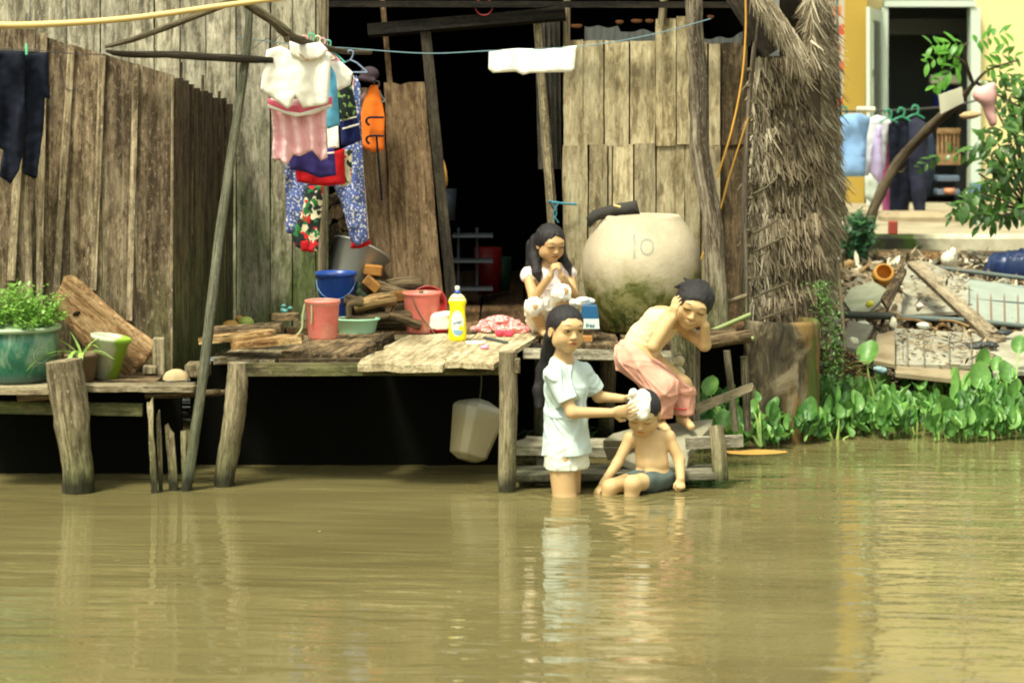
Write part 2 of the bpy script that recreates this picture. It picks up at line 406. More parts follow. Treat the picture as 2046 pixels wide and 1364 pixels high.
W_pale =wood('pale_weathered_wood',(.155,.137,.098),(.43,.39,.29),(.72,.66,.52),moss=.95,mossz=(.75,1.6),streak=26,crack=.3,spot=.6,fleck=.3,mosscol=(.045,.06,.018))
W_brown=wood('brown_weathered_wood',(.068,.046,.028),(.205,.145,.09),(.45,.36,.25),moss=.45,mossz=(.45,.95),streak=34,crack=.4,mosscol=(.06,.07,.02),blot=.65)
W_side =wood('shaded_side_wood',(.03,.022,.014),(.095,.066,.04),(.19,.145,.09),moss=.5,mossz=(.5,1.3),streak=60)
W_beige=wood('beige_board_wood',(.23,.18,.10),(.53,.44,.275),(.68,.60,.41),moss=.35,mossz=(.5,1.2),streak=20,blot=.4,fleck=.2,crack=.25,spot=.35)
W_rust =wood('dark_rusty_board',(.06,.045,.025),(.15,.105,.06),(.27,.19,.11),streak=30,blot=.6)
W_batt =wood('light_batten_wood',(.13,.10,.065),(.30,.23,.15),(.50,.42,.30),streak=60)
W_deck =wood('worn_deck_wood',(.26,.20,.115),(.50,.42,.27),(.70,.62,.44),moss=.0,streak=42,blot=.3,fleck=.25,knots=False)
W_rot  =wood('rotten_wood',(.05,.035,.02),(.20,.13,.07),(.44,.33,.19),streak=50,blot=.9)
W_rotend=wood('rotten_orange_wood',(.12,.05,.02),(.38,.22,.08),(.62,.48,.26),streak=50,blot=.6)
W_post =wood('grey_post_wood',(.12,.095,.055),(.33,.27,.17),(.52,.45,.31),moss=.8,mossz=(.02,.35),streak=45,blot=.6,mosscol=(.05,.065,.02))
W_bark =wood('bark_post_wood',(.06,.045,.03),(.20,.155,.11),(.50,.44,.35),moss=.3,mossz=(.5,.9),streak=32,blot=.7)
W_dark =wood('dark_wood',(.02,.016,.012),(.055,.042,.03),(.10,.08,.055),streak=50)
W_mossb=wood('mossy_beam_wood',(.05,.045,.022),(.14,.12,.06),(.26,.22,.13),moss=.6,mossz=(.2,.8),streak=45,mosscol=(.045,.062,.015))
W_tan  =wood('tan_board_wood',(.20,.11,.045),(.42,.26,.13),(.60,.42,.24),streak=45,blot=.4)
W_door =wood('door_plank_wood',(.12,.075,.04),(.25,.165,.095),(.36,.26,.16),streak=45,blot=.4)
W_bamb =plain('yellow_bamboo',(.62,.44,.17),.45,.4,.2,5,.05)
W_green=plain('green_bamboo',(.20,.25,.08),.5,.4,.3,8,.05)
W_step =wood('grey_step_wood',(.15,.135,.10),(.36,.33,.25),(.52,.48,.38),streak=30,blot=.4,moss=.4,mossz=(0,.15))
W_branch=wood('grey_branch_bark',(.07,.055,.035),(.17,.14,.09),(.32,.28,.18),streak=40,wet=False)

def skinmat(name,base):
    s=NT(name); c=s.mix(1.0,base,s.attr('Col','Color'),'MULTIPLY'); n=s.noise(s.attr('g'),25,4); c=s.mix(s.maprange(n,.4,.7,0,.12),c,tuple(x*.6 for x in base))
    s.fin(c,.5,.35); s.b.inputs['Subsurface Weight'].default_value=.08; s.b.inputs['Subsurface Radius'].default_value=(.012,.005,.003); s.b.inputs['Subsurface Scale'].default_value=.5
    return s.m
SK1=skinmat('skin_light_brown',(.55,.36,.18)); SK2=skinmat('skin_tan',(.50,.31,.15)); SKG=skinmat('skin_golden',(.58,.39,.19))
def hairmat():
    s=NT('black_hair'); g=s.attr('g'); n=s.noise(s.mapv(g,(300,300,9)),1,5,.65); s.bump(n,1,.004); return s.fin(s.ramp(n,[(.35,(.004,.004,.006)),(.65,(.035,.03,.032))]),.5,.3)
HAIR=hairmat()
def water():
    s=NT('muddy_river_water'); z,pos=s.posz(); sep=s.n('ShaderNodeSeparateXYZ'); s.l(pos,sep.inputs[0])
    right=s.maprange(sep.outputs[0],-.3,1.6,.0,1.0)
    d=s.n('ShaderNodeMapping'); s.l(pos,d.inputs[0]); d.inputs['Rotation'].default_value=(0,0,.10); 
    a=s.noise(s.mapv(d.outputs[0],(1.0,4.2,1)),1,2,.45,.4); b=s.noise(s.mapv(d.outputs[0],(1.9,10,1)),1,1.5,.45,.6); c=s.noise(s.mapv(pos,(9,20,1)),1,2,.5,.4)
    h=s.math('ADD',s.math('MULTIPLY',a,1.0),s.math('MULTIPLY',b,.55)); h=s.math('ADD',h,s.math('MULTIPLY',s.math('MULTIPLY',c,right),.32))
    for cx,cy,a_,rr in ((.22,-.02,.5,.30),(.45,-.12,.45,.30),(.38,-.1,.4,.25),(-.02,.02,.2,.2),(-1.16,.15,.2,.22),(-1.74,0,.22,.25),(.68,-.05,.3,.25)):
        q=s.n('ShaderNodeVectorMath',operation='DISTANCE'); s.l(pos,q.inputs[0]); q.inputs[1].default_value=(cx,cy,0); dd=s.math('ADD',q.outputs['Value'],s.math('MULTIPLY',b,.05))
        h=s.math('ADD',h,s.math('MULTIPLY',s.math('SINE',s.math('MULTIPLY',dd,85)),s.maprange(dd,.06,rr,a_*.35,0)))
    s.bump(h,1.0,.0080)
    n=s.noise(s.mapv(pos,(.8,1.6,1)),1,4,.55); col=s.ramp(n,[(.3,(.118,.098,.040)),(.7,(.170,.144,.062))])
    return s.fin(col,.012,.5,IOR=1.33)
WATER=water()
# ------------------------------------------------------------ camera, sky, light
cam=bpy.data.cameras.new('camera'); co=bpy.data.objects.new('camera',cam); COL.objects.link(co); sc.camera=co
co.location=CAM; co.rotation_euler=(math.pi/2-PITCH,0,0); cam.sensor_width=36; cam.lens=F/2046*36; cam.clip_end=500; cam.clip_start=.1
cam.dof.use_dof=True; cam.dof.focus_distance=10.7; cam.dof.aperture_fstop=4.0
w=bpy.data.worlds.new('World'); sc.world=w; w.use_nodes=True; nt=w.node_tree
sky=nt.nodes.new('ShaderNodeTexSky'); sky.sky_type='NISHITA'; sky.sun_disc=False
EL,AZ=math.radians(62),math.radians(214)      # azimuth clockwise from +Y (north): the sun stands behind the camera to the left
sky.sun_elevation=EL; sky.sun_rotation=AZ; sky.dust_density=4.0; sky.air_density=1.0; sky.ozone_density=.5
hs=nt.nodes.new('ShaderNodeHueSaturation'); hs.inputs['Saturation'].default_value=.2
mx=nt.nodes.new('ShaderNodeMix'); mx.data_type='RGBA'; mx.blend_type='MULTIPLY'; mx.inputs[0].default_value=1; mx.inputs[7].default_value=(.97,1,.82,1)
nt.links.new(sky.outputs[0],hs.inputs['Color']); nt.links.new(hs.outputs[0],mx.inputs[6]); nt.links.new(mx.outputs[2],nt.nodes['Background'].inputs[0]); nt.nodes['Background'].inputs[1].default_value=.13
sd=V((math.sin(AZ)*math.cos(EL),math.cos(AZ)*math.cos(EL),math.sin(EL)))
sl=bpy.data.lights.new('sun','SUN'); so=bpy.data.objects.new('sun',sl); COL.objects.link(so); sl.energy=2.2; sl.angle=math.radians(9); sl.color=(1,.96,.75); so.rotation_euler=sd.to_track_quat('Z','Y').to_euler()
sc.view_settings.view_transform='Standard'; sc.view_settings.look='None'; sc.view_settings.exposure=1.15; sc.view_settings.gamma=1
sc.cycles.max_bounces=6; sc.cycles.diffuse_bounces=3; sc.cycles.glossy_bounces=3; sc.cycles.transmission_bounces=4; sc.cycles.transparent_max_bounces=8
try: sc.cycles.filter_width=2.0; sc.cycles.use_denoising=True; sc.cycles.caustics_reflective=False
except Exception: pass

# ------------------------------------------------------------ water, river bed, bank
mb=MB(); mb.add([(-60,-40,0),(60,-40,0),(60,8,0),(-60,8,0)],[(0,1,2,3)]); structure('water',mb,WATER)
def groundz(x,y):
    s1=max(0,min(1,(x-.75)/.5)); z_r=-.25+.42*max(0,min(1,(y-1.75)/1.3))+.085*max(0,y-2.6) if y<6.5 else .503
    z_l=-.35+.3*max(0,min(1,(y-1.5)/1.5))
    z=z_l*(1-s1)+z_r*s1
    if y<1.2: z=min(z,-.25-.3*(1.2-y))
    return max(-1.2,z)+.02*nz((x*3,y*3,0))
mb=MB(); xs=[-200,-60,-20,-8]+[ -4+.12*i for i in range(92)]+[8,20,60,200]; ys=[-40,-10,-3]+[-.5+.12*i for i in range(70)]+[8.5,11,16,30,80,250]
vs=[(x,y,groundz(x,y)) for y in ys for x in xs]; nx=len(xs)
mb.add(vs,[(j*nx+i,j*nx+i+1,(j+1)*nx+i+1,(j+1)*nx+i) for j in range(len(ys)-1) for i in range(nx-1)],None,True)
structure('ground',mb,plain('bank_mud',(.085,.062,.035),.95,.1,.5,3,.5,dirt=(.12,.10,.065)))

# ------------------------------------------------------------ the plank house
house=thing('plank_house','weathered grey plank house on stilts with an open dark doorway, above the river','house',(-.3,1.75,0))
def vwall(bounds,Y,top,bot,mb,th=.014,gap=2.0,YR=None,tilt=0,tv=.35):
    """vertical boards between survey columns; top/bot are rows or functions of the column"""
    for i in range(len(bounds)-1):
        a,b=bounds[i]+gap/2+rnd(0,.8),bounds[i+1]-gap/2-rnd(0,.8); c=(a+b)/2
        u=i/max(1,len(bounds)-2); y=Y if YR is None else Y+(YR-Y)*u; y+=rnd(-.004,.004)
        tp=top(c) if callable(top) else top+rnd(-3,3); bo=bot(c) if callable(bot) else bot+rnd(-2,2)
        A=P(c+rnd(-1,1),bo,y);B=P(c+tilt+rnd(-1,1),tp,y)
        mb.plank(A,B,(1,0,0),(b-a)*M(y),th,n=22,m=3,wob=.03,rag=(.008,.006),warp=.004,t=.5+rnd(-tv,tv))
DKP=plain('shade_black',(.005,.005,.004),.95,.02)  # near-black base colour carries the shade indoors and under the house
# back wall, pale boards
mb=MB(); vwall([-70,-20,60,134,200,257,308,360,412,472,540,585,632,658],1.7,-60,712,mb)
part('wall',mb,W_pale,house,'pale weathered back wall of upright boards')
# front lean-to wall with cover battens
def topf(x): return 62+max(0,x-50)*(150-62)/(345-50) if x>50 else 58
mb=MB()
for i,(a_,b_) in enumerate(zip([-70,-10,72,140,205,272],[-10,72,140,205,272,346])):
    c_=(a_+b_)/2; mb.plank(P(c_,752,.55+rnd(-.005,.005)),P(c_,topf(c_),.55),(1,0,0),(b_-a_-2)*M(.55),.016,n=26,m=5,wob=.02,rag=(.008,.004),warp=.005,t=rnd(.2,.8),slope=-.30 if c_>50 else 0)
part('wall',mb,W_brown,house,'brown front wall of wide boards with slanting top')
for x0,x1,tp,bt,wd in [(44,22,190,560,16),(88,76,66,755,13),(56,58,420,600,14),(143,112,95,590,14),(205,186,112,580,13),(272,258,130,640,12),(345,342,150,760,5)]:
    m2=MB(); m2.plank(P(x1,bt,.53),P(x0,tp,.53),(1,0,0),wd*M(.53),.012,n=14,m=2,wob=.05,t=.85); part('batten',m2,W_batt,house)
# return wall, going back
mb=MB(); n=9
for i in range(n):
    u0,u1=i/n,(i+1)/n; um=(u0+u1)/2; px=346+116*um; y=.56+1.08*um
    A=P(px,755-70*um,y);B=P(px+rnd(-1,1),150+58*um+rnd(-4,4),y); wd=V((P(462,400,1.64)-P(346,400,.56))); wd.z=0
    mb.plank(A,B,wd,wd.length/n*1.02,.02,n=14,m=2,wob=.05,warp=.01,t=rnd(.1,.7))
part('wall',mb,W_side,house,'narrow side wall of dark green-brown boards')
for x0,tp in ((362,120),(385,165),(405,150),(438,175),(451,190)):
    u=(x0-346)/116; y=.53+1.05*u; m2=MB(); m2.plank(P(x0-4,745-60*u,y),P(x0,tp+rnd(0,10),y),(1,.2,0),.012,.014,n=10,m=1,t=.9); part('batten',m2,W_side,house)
# corner board of the back wall
mb=MB(); mb.tube([P(645,700,1.62),P(642,300,1.62),P(647,-60,1.62)],.02,8,wob=.2); part('post',mb,W_post,house)
# floor, back of the room, dark side walls, ceiling
mb=MB()
for i in range(13):
    x=-1.62+i*.225; mb.plank((x,1.62,.49),(x,5.2,.49),(1,0,0),.215,.03,n=6,m=2,t=rnd(.2,.8))
part('floor',mb,wood('indoor_floor_wood',(.07,.04,.02),(.16,.09,.045),(.26,.16,.08)),house)
mb=MB(); 
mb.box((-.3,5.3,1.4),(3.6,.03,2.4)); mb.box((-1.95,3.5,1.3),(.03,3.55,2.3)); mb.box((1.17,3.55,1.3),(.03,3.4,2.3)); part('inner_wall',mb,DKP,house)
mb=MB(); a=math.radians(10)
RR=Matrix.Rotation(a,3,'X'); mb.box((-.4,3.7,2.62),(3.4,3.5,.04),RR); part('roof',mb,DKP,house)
# lintel beams
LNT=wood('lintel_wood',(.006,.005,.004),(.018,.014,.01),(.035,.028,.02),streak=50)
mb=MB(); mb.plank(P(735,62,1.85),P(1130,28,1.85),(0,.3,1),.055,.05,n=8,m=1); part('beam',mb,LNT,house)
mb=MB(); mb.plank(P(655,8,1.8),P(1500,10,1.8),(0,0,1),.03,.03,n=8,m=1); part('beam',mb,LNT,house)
# door posts
mb=MB(); mb.plank(P(903,600,1.86),P(850,62,1.86),(1,0,0),.05,.04,n=14,m=2,wob=.05,t=.1); part('door_post',mb,wood('dark_post',(.03,.025,.018),(.075,.06,.04),(.13,.11,.075)),house)
mb=MB(); mb.plank(P(1112,600,1.9),P(1072,30,1.9),(1,.3,0),.026,.035,n=14,m=1,wob=.05,t=.8); part('door_post',mb,W_post,house)
mb=MB(); mb.plank(P(1110,420,1.94),P(1086,150,1.94),(1,.3,0),.010,.02,n=8,m=1,wob=.05,t=.8); part('door_post',mb,W_post,house)
mb=MB()
for i in range(5): 
    mb.plank(P(1081+i*9,338,2.02+.03*i),P(1073+i*10,34,2.02+.03*i),(1,.4,0),.022,.012,n=6,m=1,t=rnd(.3,.7))
part('wall',mb,wood('dim_slats',(.04,.035,.03),(.10,.09,.075),(.16,.145,.12)),house,'dim slatted panel beside the doorway')
# the leaning plank leaf left of the doorway
mb=MB(); mb.plank(P(836,598,1.92),P(808,168,1.92),(1,0,0),(.235,.19),.02,n=22,m=5,wob=.02,rag=(.01,.03),warp=.006,t=.55)
part('door',mb,W_door,house,'wide brown plank standing left of the doorway')
mb=MB(); mb.plank(P(766,590,1.95),P(738,180,1.95),(1,0,0),(.12,.11),.02,n=20,m=3,wob=.03,rag=(.01,.03),t=.25); part('door',mb,W_door,house,'narrow darker plank beside the wide one')
mb=MB(); mb.plank(P(782,195,1.93),P(762,-20,1.93),(1,0,0),.024,.018,n=8,m=1,t=.5); part('batten',mb,W_door,house)
# right wall, two rows of boards
mb=MB(); YW=1.95
vwall([1124,1165,1207,1257,1309],YW,82,291,mb,tv=.3); vwall([1309,1351,1384],YW-.01,lambda x:38 if x<1340 else 34,291,mb)
vwall([1384,1415,1440],YW,84,291,mb,tv=.2)
vwall([1124,1175,1214,1223,1266,1310,1368,1400,1440],YW-.004,289,700,mb,tv=.3)
part('wall',mb,W_beige,house,'beige board wall behind the big jar')
mb=MB(); vwall([1440,1494],YW+.03,82,291,mb,tv=.1); vwall([1396,1494],YW+.035,288,700,mb,tv=.1); part('wall',mb,W_rust,house,'rust-brown end of the board wall')
mb=MB(); mb.tube([P(1132,90,1.92),P(1133,-40,1.9)],.018,8,wob=.1); part('post',mb,W_post,house)
mb=MB(); mb.tube([P(1322,50,1.9),P(1330,-40,1.88)],.019,8,wob=.1); part('post',mb,W_post,house)
# torn corrugated sheet and tile ends under the eave
mb=MB(); m=60; vs=[];
for i in range(m+1):
    px=1168+(1500-1168)*i/m; tpx=52+14*nz((px*.03,1,0))+ (12 if px>1235 else 0)+ (10 if px>1350 else 0)
    for tt,pz in ((0,tpx),(1,88)):
        p=P(px,pz,2.12+.008*math.sin(px*.45)); vs.append(p)
mb.add(vs,[(2*i,2*i+1,2*i+3,2*i+2) for i in range(m)],None,True); 
vs2=[v+V((0,.004,0)) for v in vs]; mb.add(vs2,[(2*i,2*i+2,2*i+3,2*i+1) for i in range(m)],None,True)
part('eave_sheet',mb,plain('grey_sheet',(.10,.105,.10),.6,.3,.4,20,.2),house)
OT=plain('orange_tile',(.38,.16,.07),.8,.2,.3,20)
for px,py in ((1152,52),(1238,44),(1272,42),(1298,42),(1420,34)):
    mb=MB(); mb.lathe(P(px,py,2.3),[(.001,-.012),(.014,-.010),(.022,0),(.018,.007),(.001,.009)],12,sq=(.9+.6*((px*7)%5)/5,.6)); part('roof_tile',mb,OT,house)
mb=MB(); mb.plank(P(1490,92,1.7),P(1508,-30,1.7),(1,.2,0),.04,.02,n=6,m=2,t=.2); mb.plank(P(1450,-40,1.55),P(1545,105,1.55),(1,0,-.6),.10,.02,n=8,m=2,t=.2); part('eave_board',mb,W_dark,house)
# big leaning bark post
mb=MB(); mb.path([P(1432,668,1.3),P(1432,590,1.3),P(1424,455,1.3),P(1412,380,1.3),P(1398,290,1.3),P(1396,160,1.3),P(1388,50,1.3),P(1385,-50,1.3)],[.054,.05,.045,.043,.044,.042,.038,.04],14,sub=5,wob=.22)
part('post',mb,W_bark,house,'tall crooked bark-covered post')
for pts,r in (([P(1492,670,1.55),P(1490,400,1.55),P(1497,200,1.55),P(1512,60,1.55),P(1520,-40,1.55)],.012),([P(1483,600,1.6),P(1484,420,1.6),P(1490,280,1.6)],.008)):
    mb=MB(); mb.path(pts,r,8,wob=.2); part('post',mb,W_bark,house)
# floor beams & stilts right
mb=MB(); mb.plank(P(1045,706,.75),P(1350,712,.75),(0,.2,1),.045,.05,n=10,m=2,t=.75); part('beam',mb,W_step,house)
mb=MB(); mb.plank(P(1035,690,.95),P(1350,694,.95),(0,.2,1),.02,.04,n=8,m=1,t=.1); part('beam',mb,W_dark,house)
mb=MB(); mb.plank((-.05,1.0,.497),(-.05,1.66,.497),(1,0,0),.34,.03,n=8,m=3,t=.5); mb.plank((.30,.82,.497),(.30,1.66,.497),(1,0,0),.34,.03,n=8,m=3,t=.4);mb.plank((.66,.85,.497),(.66,1.9,.497),(1,0,0),.34,.03,n=8,m=3,t=.4)
part('floor_board',mb,W_rot,house)
mb=MB(); mb.tube([P(1375,690,.8),P(1500,672,.8)],.028,9,wob=.25); mb.tube([P(1380,668,.95),P(1470,663,.95)],.02,9,wob=.2); part('beam',mb,W_rot,house)
for px,y,r in ((520,1.35,.035),(870,1.6,.04),(700,1.9,.04),(1215,1.5,.04)):
    mb=MB(); mb.tube([P(px-8,955,y),P(px,720,y)],r,8,wob=.15); part('stilt',mb,W_post,house)
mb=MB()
mb.box((.5,1.75,.1),(1.2,.03,.72)); part('shade_panel',mb,DKP,house)  # dark panels added to stand in for deep shade under the house
mb=MB(); mb.box((-.72,.74,.1),(1.34,.03,.70)); part('shade_panel',mb,DKP,house)
mb=MB(); mb.box((-2.05,.50,.1),(1.31,.03,.58)); part('shade_panel',mb,DKP,house)
mb=MB(); mb.box((-.045,1.2,.1),(.02,.9,.70)); part('shade_panel',mb,DKP,house)

# ------------------------------------------------------------ jetty (washing platform)
jet=thing('wooden_jetty','low wooden washing platform of rough planks over the brown water','jetty',(-.5,.5,0))
ZD=.52
def deckboard(x0,x1,fy,x0b,x1b,bz,mat,label,th=.022,t=.6,rag=.03,chip=.12,z=ZD,m=6,n=16):
    a0,a1=PZ(x0,fy,z),PZ(x1,fy,z); b0,b1=PZ(x0b,bz,z),PZ(x1b,bz,z)
    A=(a0+a1)/2;B=(b0+b1)/2; A.z=B.z=z-th/2; mb=MB(); mb.plank(A,B,(1,0,0),((a1-a0).length,(b1-b0).length),th,n=n,m=m,rag=(rag,rag),warp=.006,t=t,chip=chip); return part('plank',mb,mat,jet,label)
deckboard(424,550,716,530,640,668,W_post,'grey left plank',th=.024,rag=.01,chip=.02)
deckboard(556,712,708,640,790,664,W_rot,'dark rotten plank',th=.035,rag=.05,z=ZD+.012,chip=.2)
deckboard(706,884,728,812,952,668,W_deck,'pale rough wide plank',th=.03,rag=.04)
deckboard(886,986,725,955,1086,664,W_deck,'smooth pale right plank',th=.022,rag=.01,chip=.02,t=.8)
mb=MB(); mb.plank(P(485,738,.16),P(1002,736,.16),(0,0,1),.05,.04,n=16,m=2,t=.5); part('beam',mb,W_mossb,jet)
mb=MB(); mb.plank(P(560,722,.22),P(760,722,.22),(0,0,1),.025,.05,n=10,m=1,t=.2,rag=(.02,.02)); part('beam',mb,W_rot,jet)
mb=MB(); mb.plank(P(470,690,1.35),P(1060,690,1.35),(0,0,1),.05,.04,n=10,m=1,t=.3); part('beam',mb,W_mossb,jet)
mb=MB(); mb.path([P(1014,1010,.02),P(1014,900,.02),P(1017,800,.02),P(1015,702,.02)],[.036,.037,.037,.038],10,wob=.12); part('post',mb,W_post,jet,'squared mossy front post')
mb=MB(); mb.box(P(1034,730,.0),(.022,.05,.058)); part('cleat',mb,W_post,jet)
mb=MB(); mb.path([P(442,1010,.15),P(452,930,.15),P(464,860,.15),P(472,790,.15),P(474,724,.15)],[.037,.041,.046,.046,.038],12,wob=.15); part('post',mb,W_post,jet,'leaning round left post')
mb=MB(); mb.path([P(1078,960,1.3),P(1080,690,1.3)],.03,8,wob=.15); part('post',mb,W_post,jet)

# ------------------------------------------------------------ left ledge
led=thing('plank_ledge','narrow plank ledge with plant pots along the brown wall','ledge',(-1.8,.3,0))
ZL=.425
def lp(x0,x1,py,y,w,th,mat,t=.5,lab=None,z=None,**k):
    A=P(x0,py,y);B=P(x1,py,y); 
    if z is not None: A.z=B.z=z
    mb=MB(); mb.plank(A,B,(0,1,0),w,th,n=14,m=3,rag=(.02,.02),t=t,**k); return part('plank',mb,mat,led,lab)
lp(-60,140,768,.12,.20,.03,W_post,.6,z=ZL-.015); lp(-60,330,768,.40,.34,.026,W_rot,.6,z=ZL-.014); lp(130,388,768,.13,.16,.022,W_post,.3,z=ZL-.013,chip=.2)
mb=MB(); mb.plank(P(-60,812,.12),P(285,818,.12),(0,0,1),.05,.035,n=10,m=1,t=.4); part('beam',mb,W_mossb,led)
for a,b,y,r in ((35,165,.06,.022),(290,440,.2,.016),(330,450,.3,.012)):
    mb=MB(); mb.tube([P(a,790,y),P(b,784,y)],r,9,wob=.3); part('crossbar',mb,W_rot,led)
mb=MB(); mb.path([P(157,1010,.0),P(155,930,.0),P(142,830,.0),P(126,720,.0)],[.063,.063,.073,.075],16,wob=.12); part('post',mb,W_post,led,'thick leaning stub of a post')
mb=MB(); mb.box(P(396,738,.5),(.10,.12,.06)); part('block',mb,W_post,led)
# stakes in the water
for pts,wd,t in (([P(310,1015,-.02),P(303,900,-.02),P(299,790,-.02)],.024,.9),([P(322,1000,.02),P(317,835,.02)],.018,.6),([P(350,1010,.04),P(341,900,.04),P(338,856,.04)],.036,.4),([P(371,1000,.05),P(366,850,.05)],.022,.4),([P(492,1010,.9),P(482,790,.9)],.03,.3)):
    mb=MB(); mb.plank(pts[0],pts[-1],(1,0,0),wd,.02,n=14,m=3,rag=(0,.05),t=t,chip=.3)
    solo('stake',mb,W_post,{.024:'tallest thin upright stake in the water by the ledge',.018:'short thin stake touching the tallest stake',.036:'rotten broad stake stump between the stakes',.022:'split stake beside the broad rotten stump',.03:'dark stake under the platform behind the leaning post'}[wd],'stake')
mb=MB(); mb.path([P(368,1010,.03),P(384,900,.05),P(412,700,.12),P(440,460,.3),P(470,260,.42),P(490,120,.5),P(496,60,.52),P(502,-40,.54)],[.021,.022,.021,.02,.019,.019,.017,.017],10,wob=.12)
solo('leaning_pole',mb,wood('lichen_pole',(.075,.075,.05),(.18,.18,.125),(.30,.30,.22),streak=50,moss=.3,mossz=(0,.4)),'long grey-green leaning pole rising from the water to the clothes poles','pole')
mb=MB(); mb.path([P(-40,49,.2),P(60,50,.2),P(250,38,.2),P(450,11,.2),P(640,-14,.2)],[.014,.014,.013,.012,.011],10,wob=.04); solo('bamboo_pole',mb,W_bamb,'smooth yellow bamboo pole across the top left','pole')
mb=MB(); mb.path([P(212,102,.45),P(250,108,.45),P(350,110,.46),P(470,117,.46),P(545,121,.5)],[.006,.014,.016,.016,.014],9,wob=.2); solo('dark_pole',mb,W_dark,'dark horizontal pole tied to the leaning pole','pole')
mb=MB(); mb.path([P(210,94,.42),P(262,80,.4),P(340,52,.36),P(400,28,.33),P(470,0,.3)],[.007,.012,.014,.014,.016],9,wob=.15); solo('branch',mb,W_branch,'grey-brown branch slanting up to the bamboo pole','branch')
mb=MB(); mb.path([P(468,-10,.25),P(500,12,.25),P(545,42,.28),P(568,62,.32),P(588,76,.4),P(640,92,.7),P(690,104,1.2),P(740,104,1.5)],[.014,.018,.019,.026,.018,.013,.012,.012],10,wob=.25); 
mb.path([P(572,60,.33),P(574,85,.32)],[.02,.008],8,wob=.2); solo('branch',mb,W_branch,'knotty forked branch holding the clothes hangers','branch')
# wires
def wire(name,pts,r,mat,label): 
    mb=MB(); mb.path(pts,r,5,sub=5,cap=False); return solo(name,mb,mat,label,'line')
BL=plain('blue_cord',(.16,.27,.32),.6); DK=plain('dark_wire',(.04,.04,.04),.6)
wire('clothesline',[P(470,75,.6),P(600,90,.9),P(700,97,1.1),P(850,107,1.1),P(976,102,1.1),P(1160,93,1.1),P(1300,70,1.1),P(1420,38,1.2)],.0022,BL,'thin blue clothesline across the doorway')
wire('clothesline',[P(-30,97,.33),P(60,100,.33),P(140,107,.36),P(205,109,.4)],.002,DK,'dark line carrying the wet black clothes')
wire('wire',[P(470,130,.5),P(500,102,.5),P(532,78,.55),P(545,84,.6),P(560,70,.5)],.0016,DK,'bent dark wire by the top of the leaning pole')
wire('wire',[P(120,112,.52),P(128,170,.52),P(150,180,.52),P(170,165,.52)],.0014,DK,'thin loose wire hanging on the brown wall')
# ------------------------------------------------------------ big jar
jc=P(1281,640,1.42); jc.z=.512; s=M(1.42)
jar=thing('water_jar','huge pale clay water jar, mossy below, behind the leaning child','jar',jc)
def jarmat():
    t=NT('pale_clay'); z,pos=t.posz(); g=t.attr('g'); n=t.noise(g,5,5,.6); f=t.noise(g,60,4)
    c=t.mix(t.maprange(n,.35,.65),(.37,.31,.22),(.50,.43,.31)); c=t.mix(t.maprange(f,.5,.75,0,.35),c,(.40,.33,.2))
    zz=t.math('ADD',z,t.math('MULTIPLY',t.noise(g,9,5,.65),.34)); c=t.mix(t.maprange(zz,.985,.85,0,.85),c,(.22,.21,.06))
    sp=t.noise(g,7,5,.7,.5); m=t.math('MULTIPLY',t.maprange(zz,.96,.86),t.maprange(sp,.46,.56)); c=t.mix(m,c,(.085,.095,.018))
    m2=t.math('MULTIPLY',t.maprange(zz,.82,.76),t.maprange(t.noise(g,14,4,.7),.42,.52)); c=t.mix(m2,c,(.035,.055,.012))
    v=t.noise(t.mapv(g,(22,22,22)),1,2); c=t.mix(t.maprange(v,.73,.76),c,(.30,.13,.07)); t.bump(t.math('ADD',n,f),.35,.006); return t.fin(c,.75,.25)
mb=MB(); pr=[(.3,.0),(.62,.0),(.70,.06),(.80,.25),(.93,.55),(1.0,.85),(1.02,1.05),(1.0,1.25),(.95,1.42),(.86,1.60),(.78,1.72),(.72,1.80),(.68,1.845),(.66,1.885),(.63,1.90),(.58,1.88),(.56,1.80),(.60,1.6),(.3,1.4)]
mb.lathe(jc,[(r*118*s,z*123*s) for r,z in pr],64,wob=.01); part('body',mb,jarmat(),jar)
FB=plain('faded_blue_paint',(.36,.35,.29),.9,.1,.6,60,0)
LAST=[None]; _text=text
def text(*a,**k):
    LAST[0]=_text(*a,**k); return LAST[0]
def conform(o,c,prof_):
    import bmesh
    bm=bmesh.new(); bm.from_mesh(o.data); bmesh.ops.triangulate(bm,faces=bm.faces[:])
    for _ in range(3): bmesh.ops.subdivide_edges(bm,edges=[e for e in bm.edges if e.calc_length()>.012],cuts=1,use_grid_fill=False)
    org=ORG[o.parent.name]
    for v in bm.verts:
        X=o.location.x+org.x+v.co.x*o.scale[0]; Z=o.location.z+org.z+v.co.y; zz=Z-c.z; R_=.1
        for (r0,z0),(r1,z1) in zip(prof_,prof_[1:]):
            if z0<=zz<=z1 and z1>z0: R_=r0+(r1-r0)*(zz-z0)/(z1-z0)
        Y=c.y-math.sqrt(max(1e-6,R_*R_-(X-c.x)**2))-.0022-(.0004 if v.co.z>0 else 0)
        v.co.z=-(Y-(o.location.y+org.y))
    bm.to_mesh(o.data); bm.free()
for ch,px in (('1',1261),('O',1286)):
    dxp=(px-1281)*s; r=118*s*1.0; yy=jc.y-math.sqrt(max(0,r*r-dxp*dxp))-.003
    p=P(px,495,1.17); text(ch,FB,jar,(jc.x+dxp,yy,p.z),.155 if ch=='1' else .11,(math.pi/2,0,0),'painted_number',sx=.8); conform(bpy.data.objects[-1] if 0 else LAST[0],jc,[(r_*118*s,z_*123*s) for r_,z_ in pr])
mb=cloth_slab([(1171,434),(1184,420),(1225,408),(1272,400),(1279,428),(1240,430),(1192,441),(1178,457)],1.36,th=.035,foldamp=.003,res=.015)
l1=solo('charred_board',mb,plain('charred_wood',(.05,.047,.042),.85,.2,.4,25,.4),'dark charred board lying on the rim of the big jar','board')
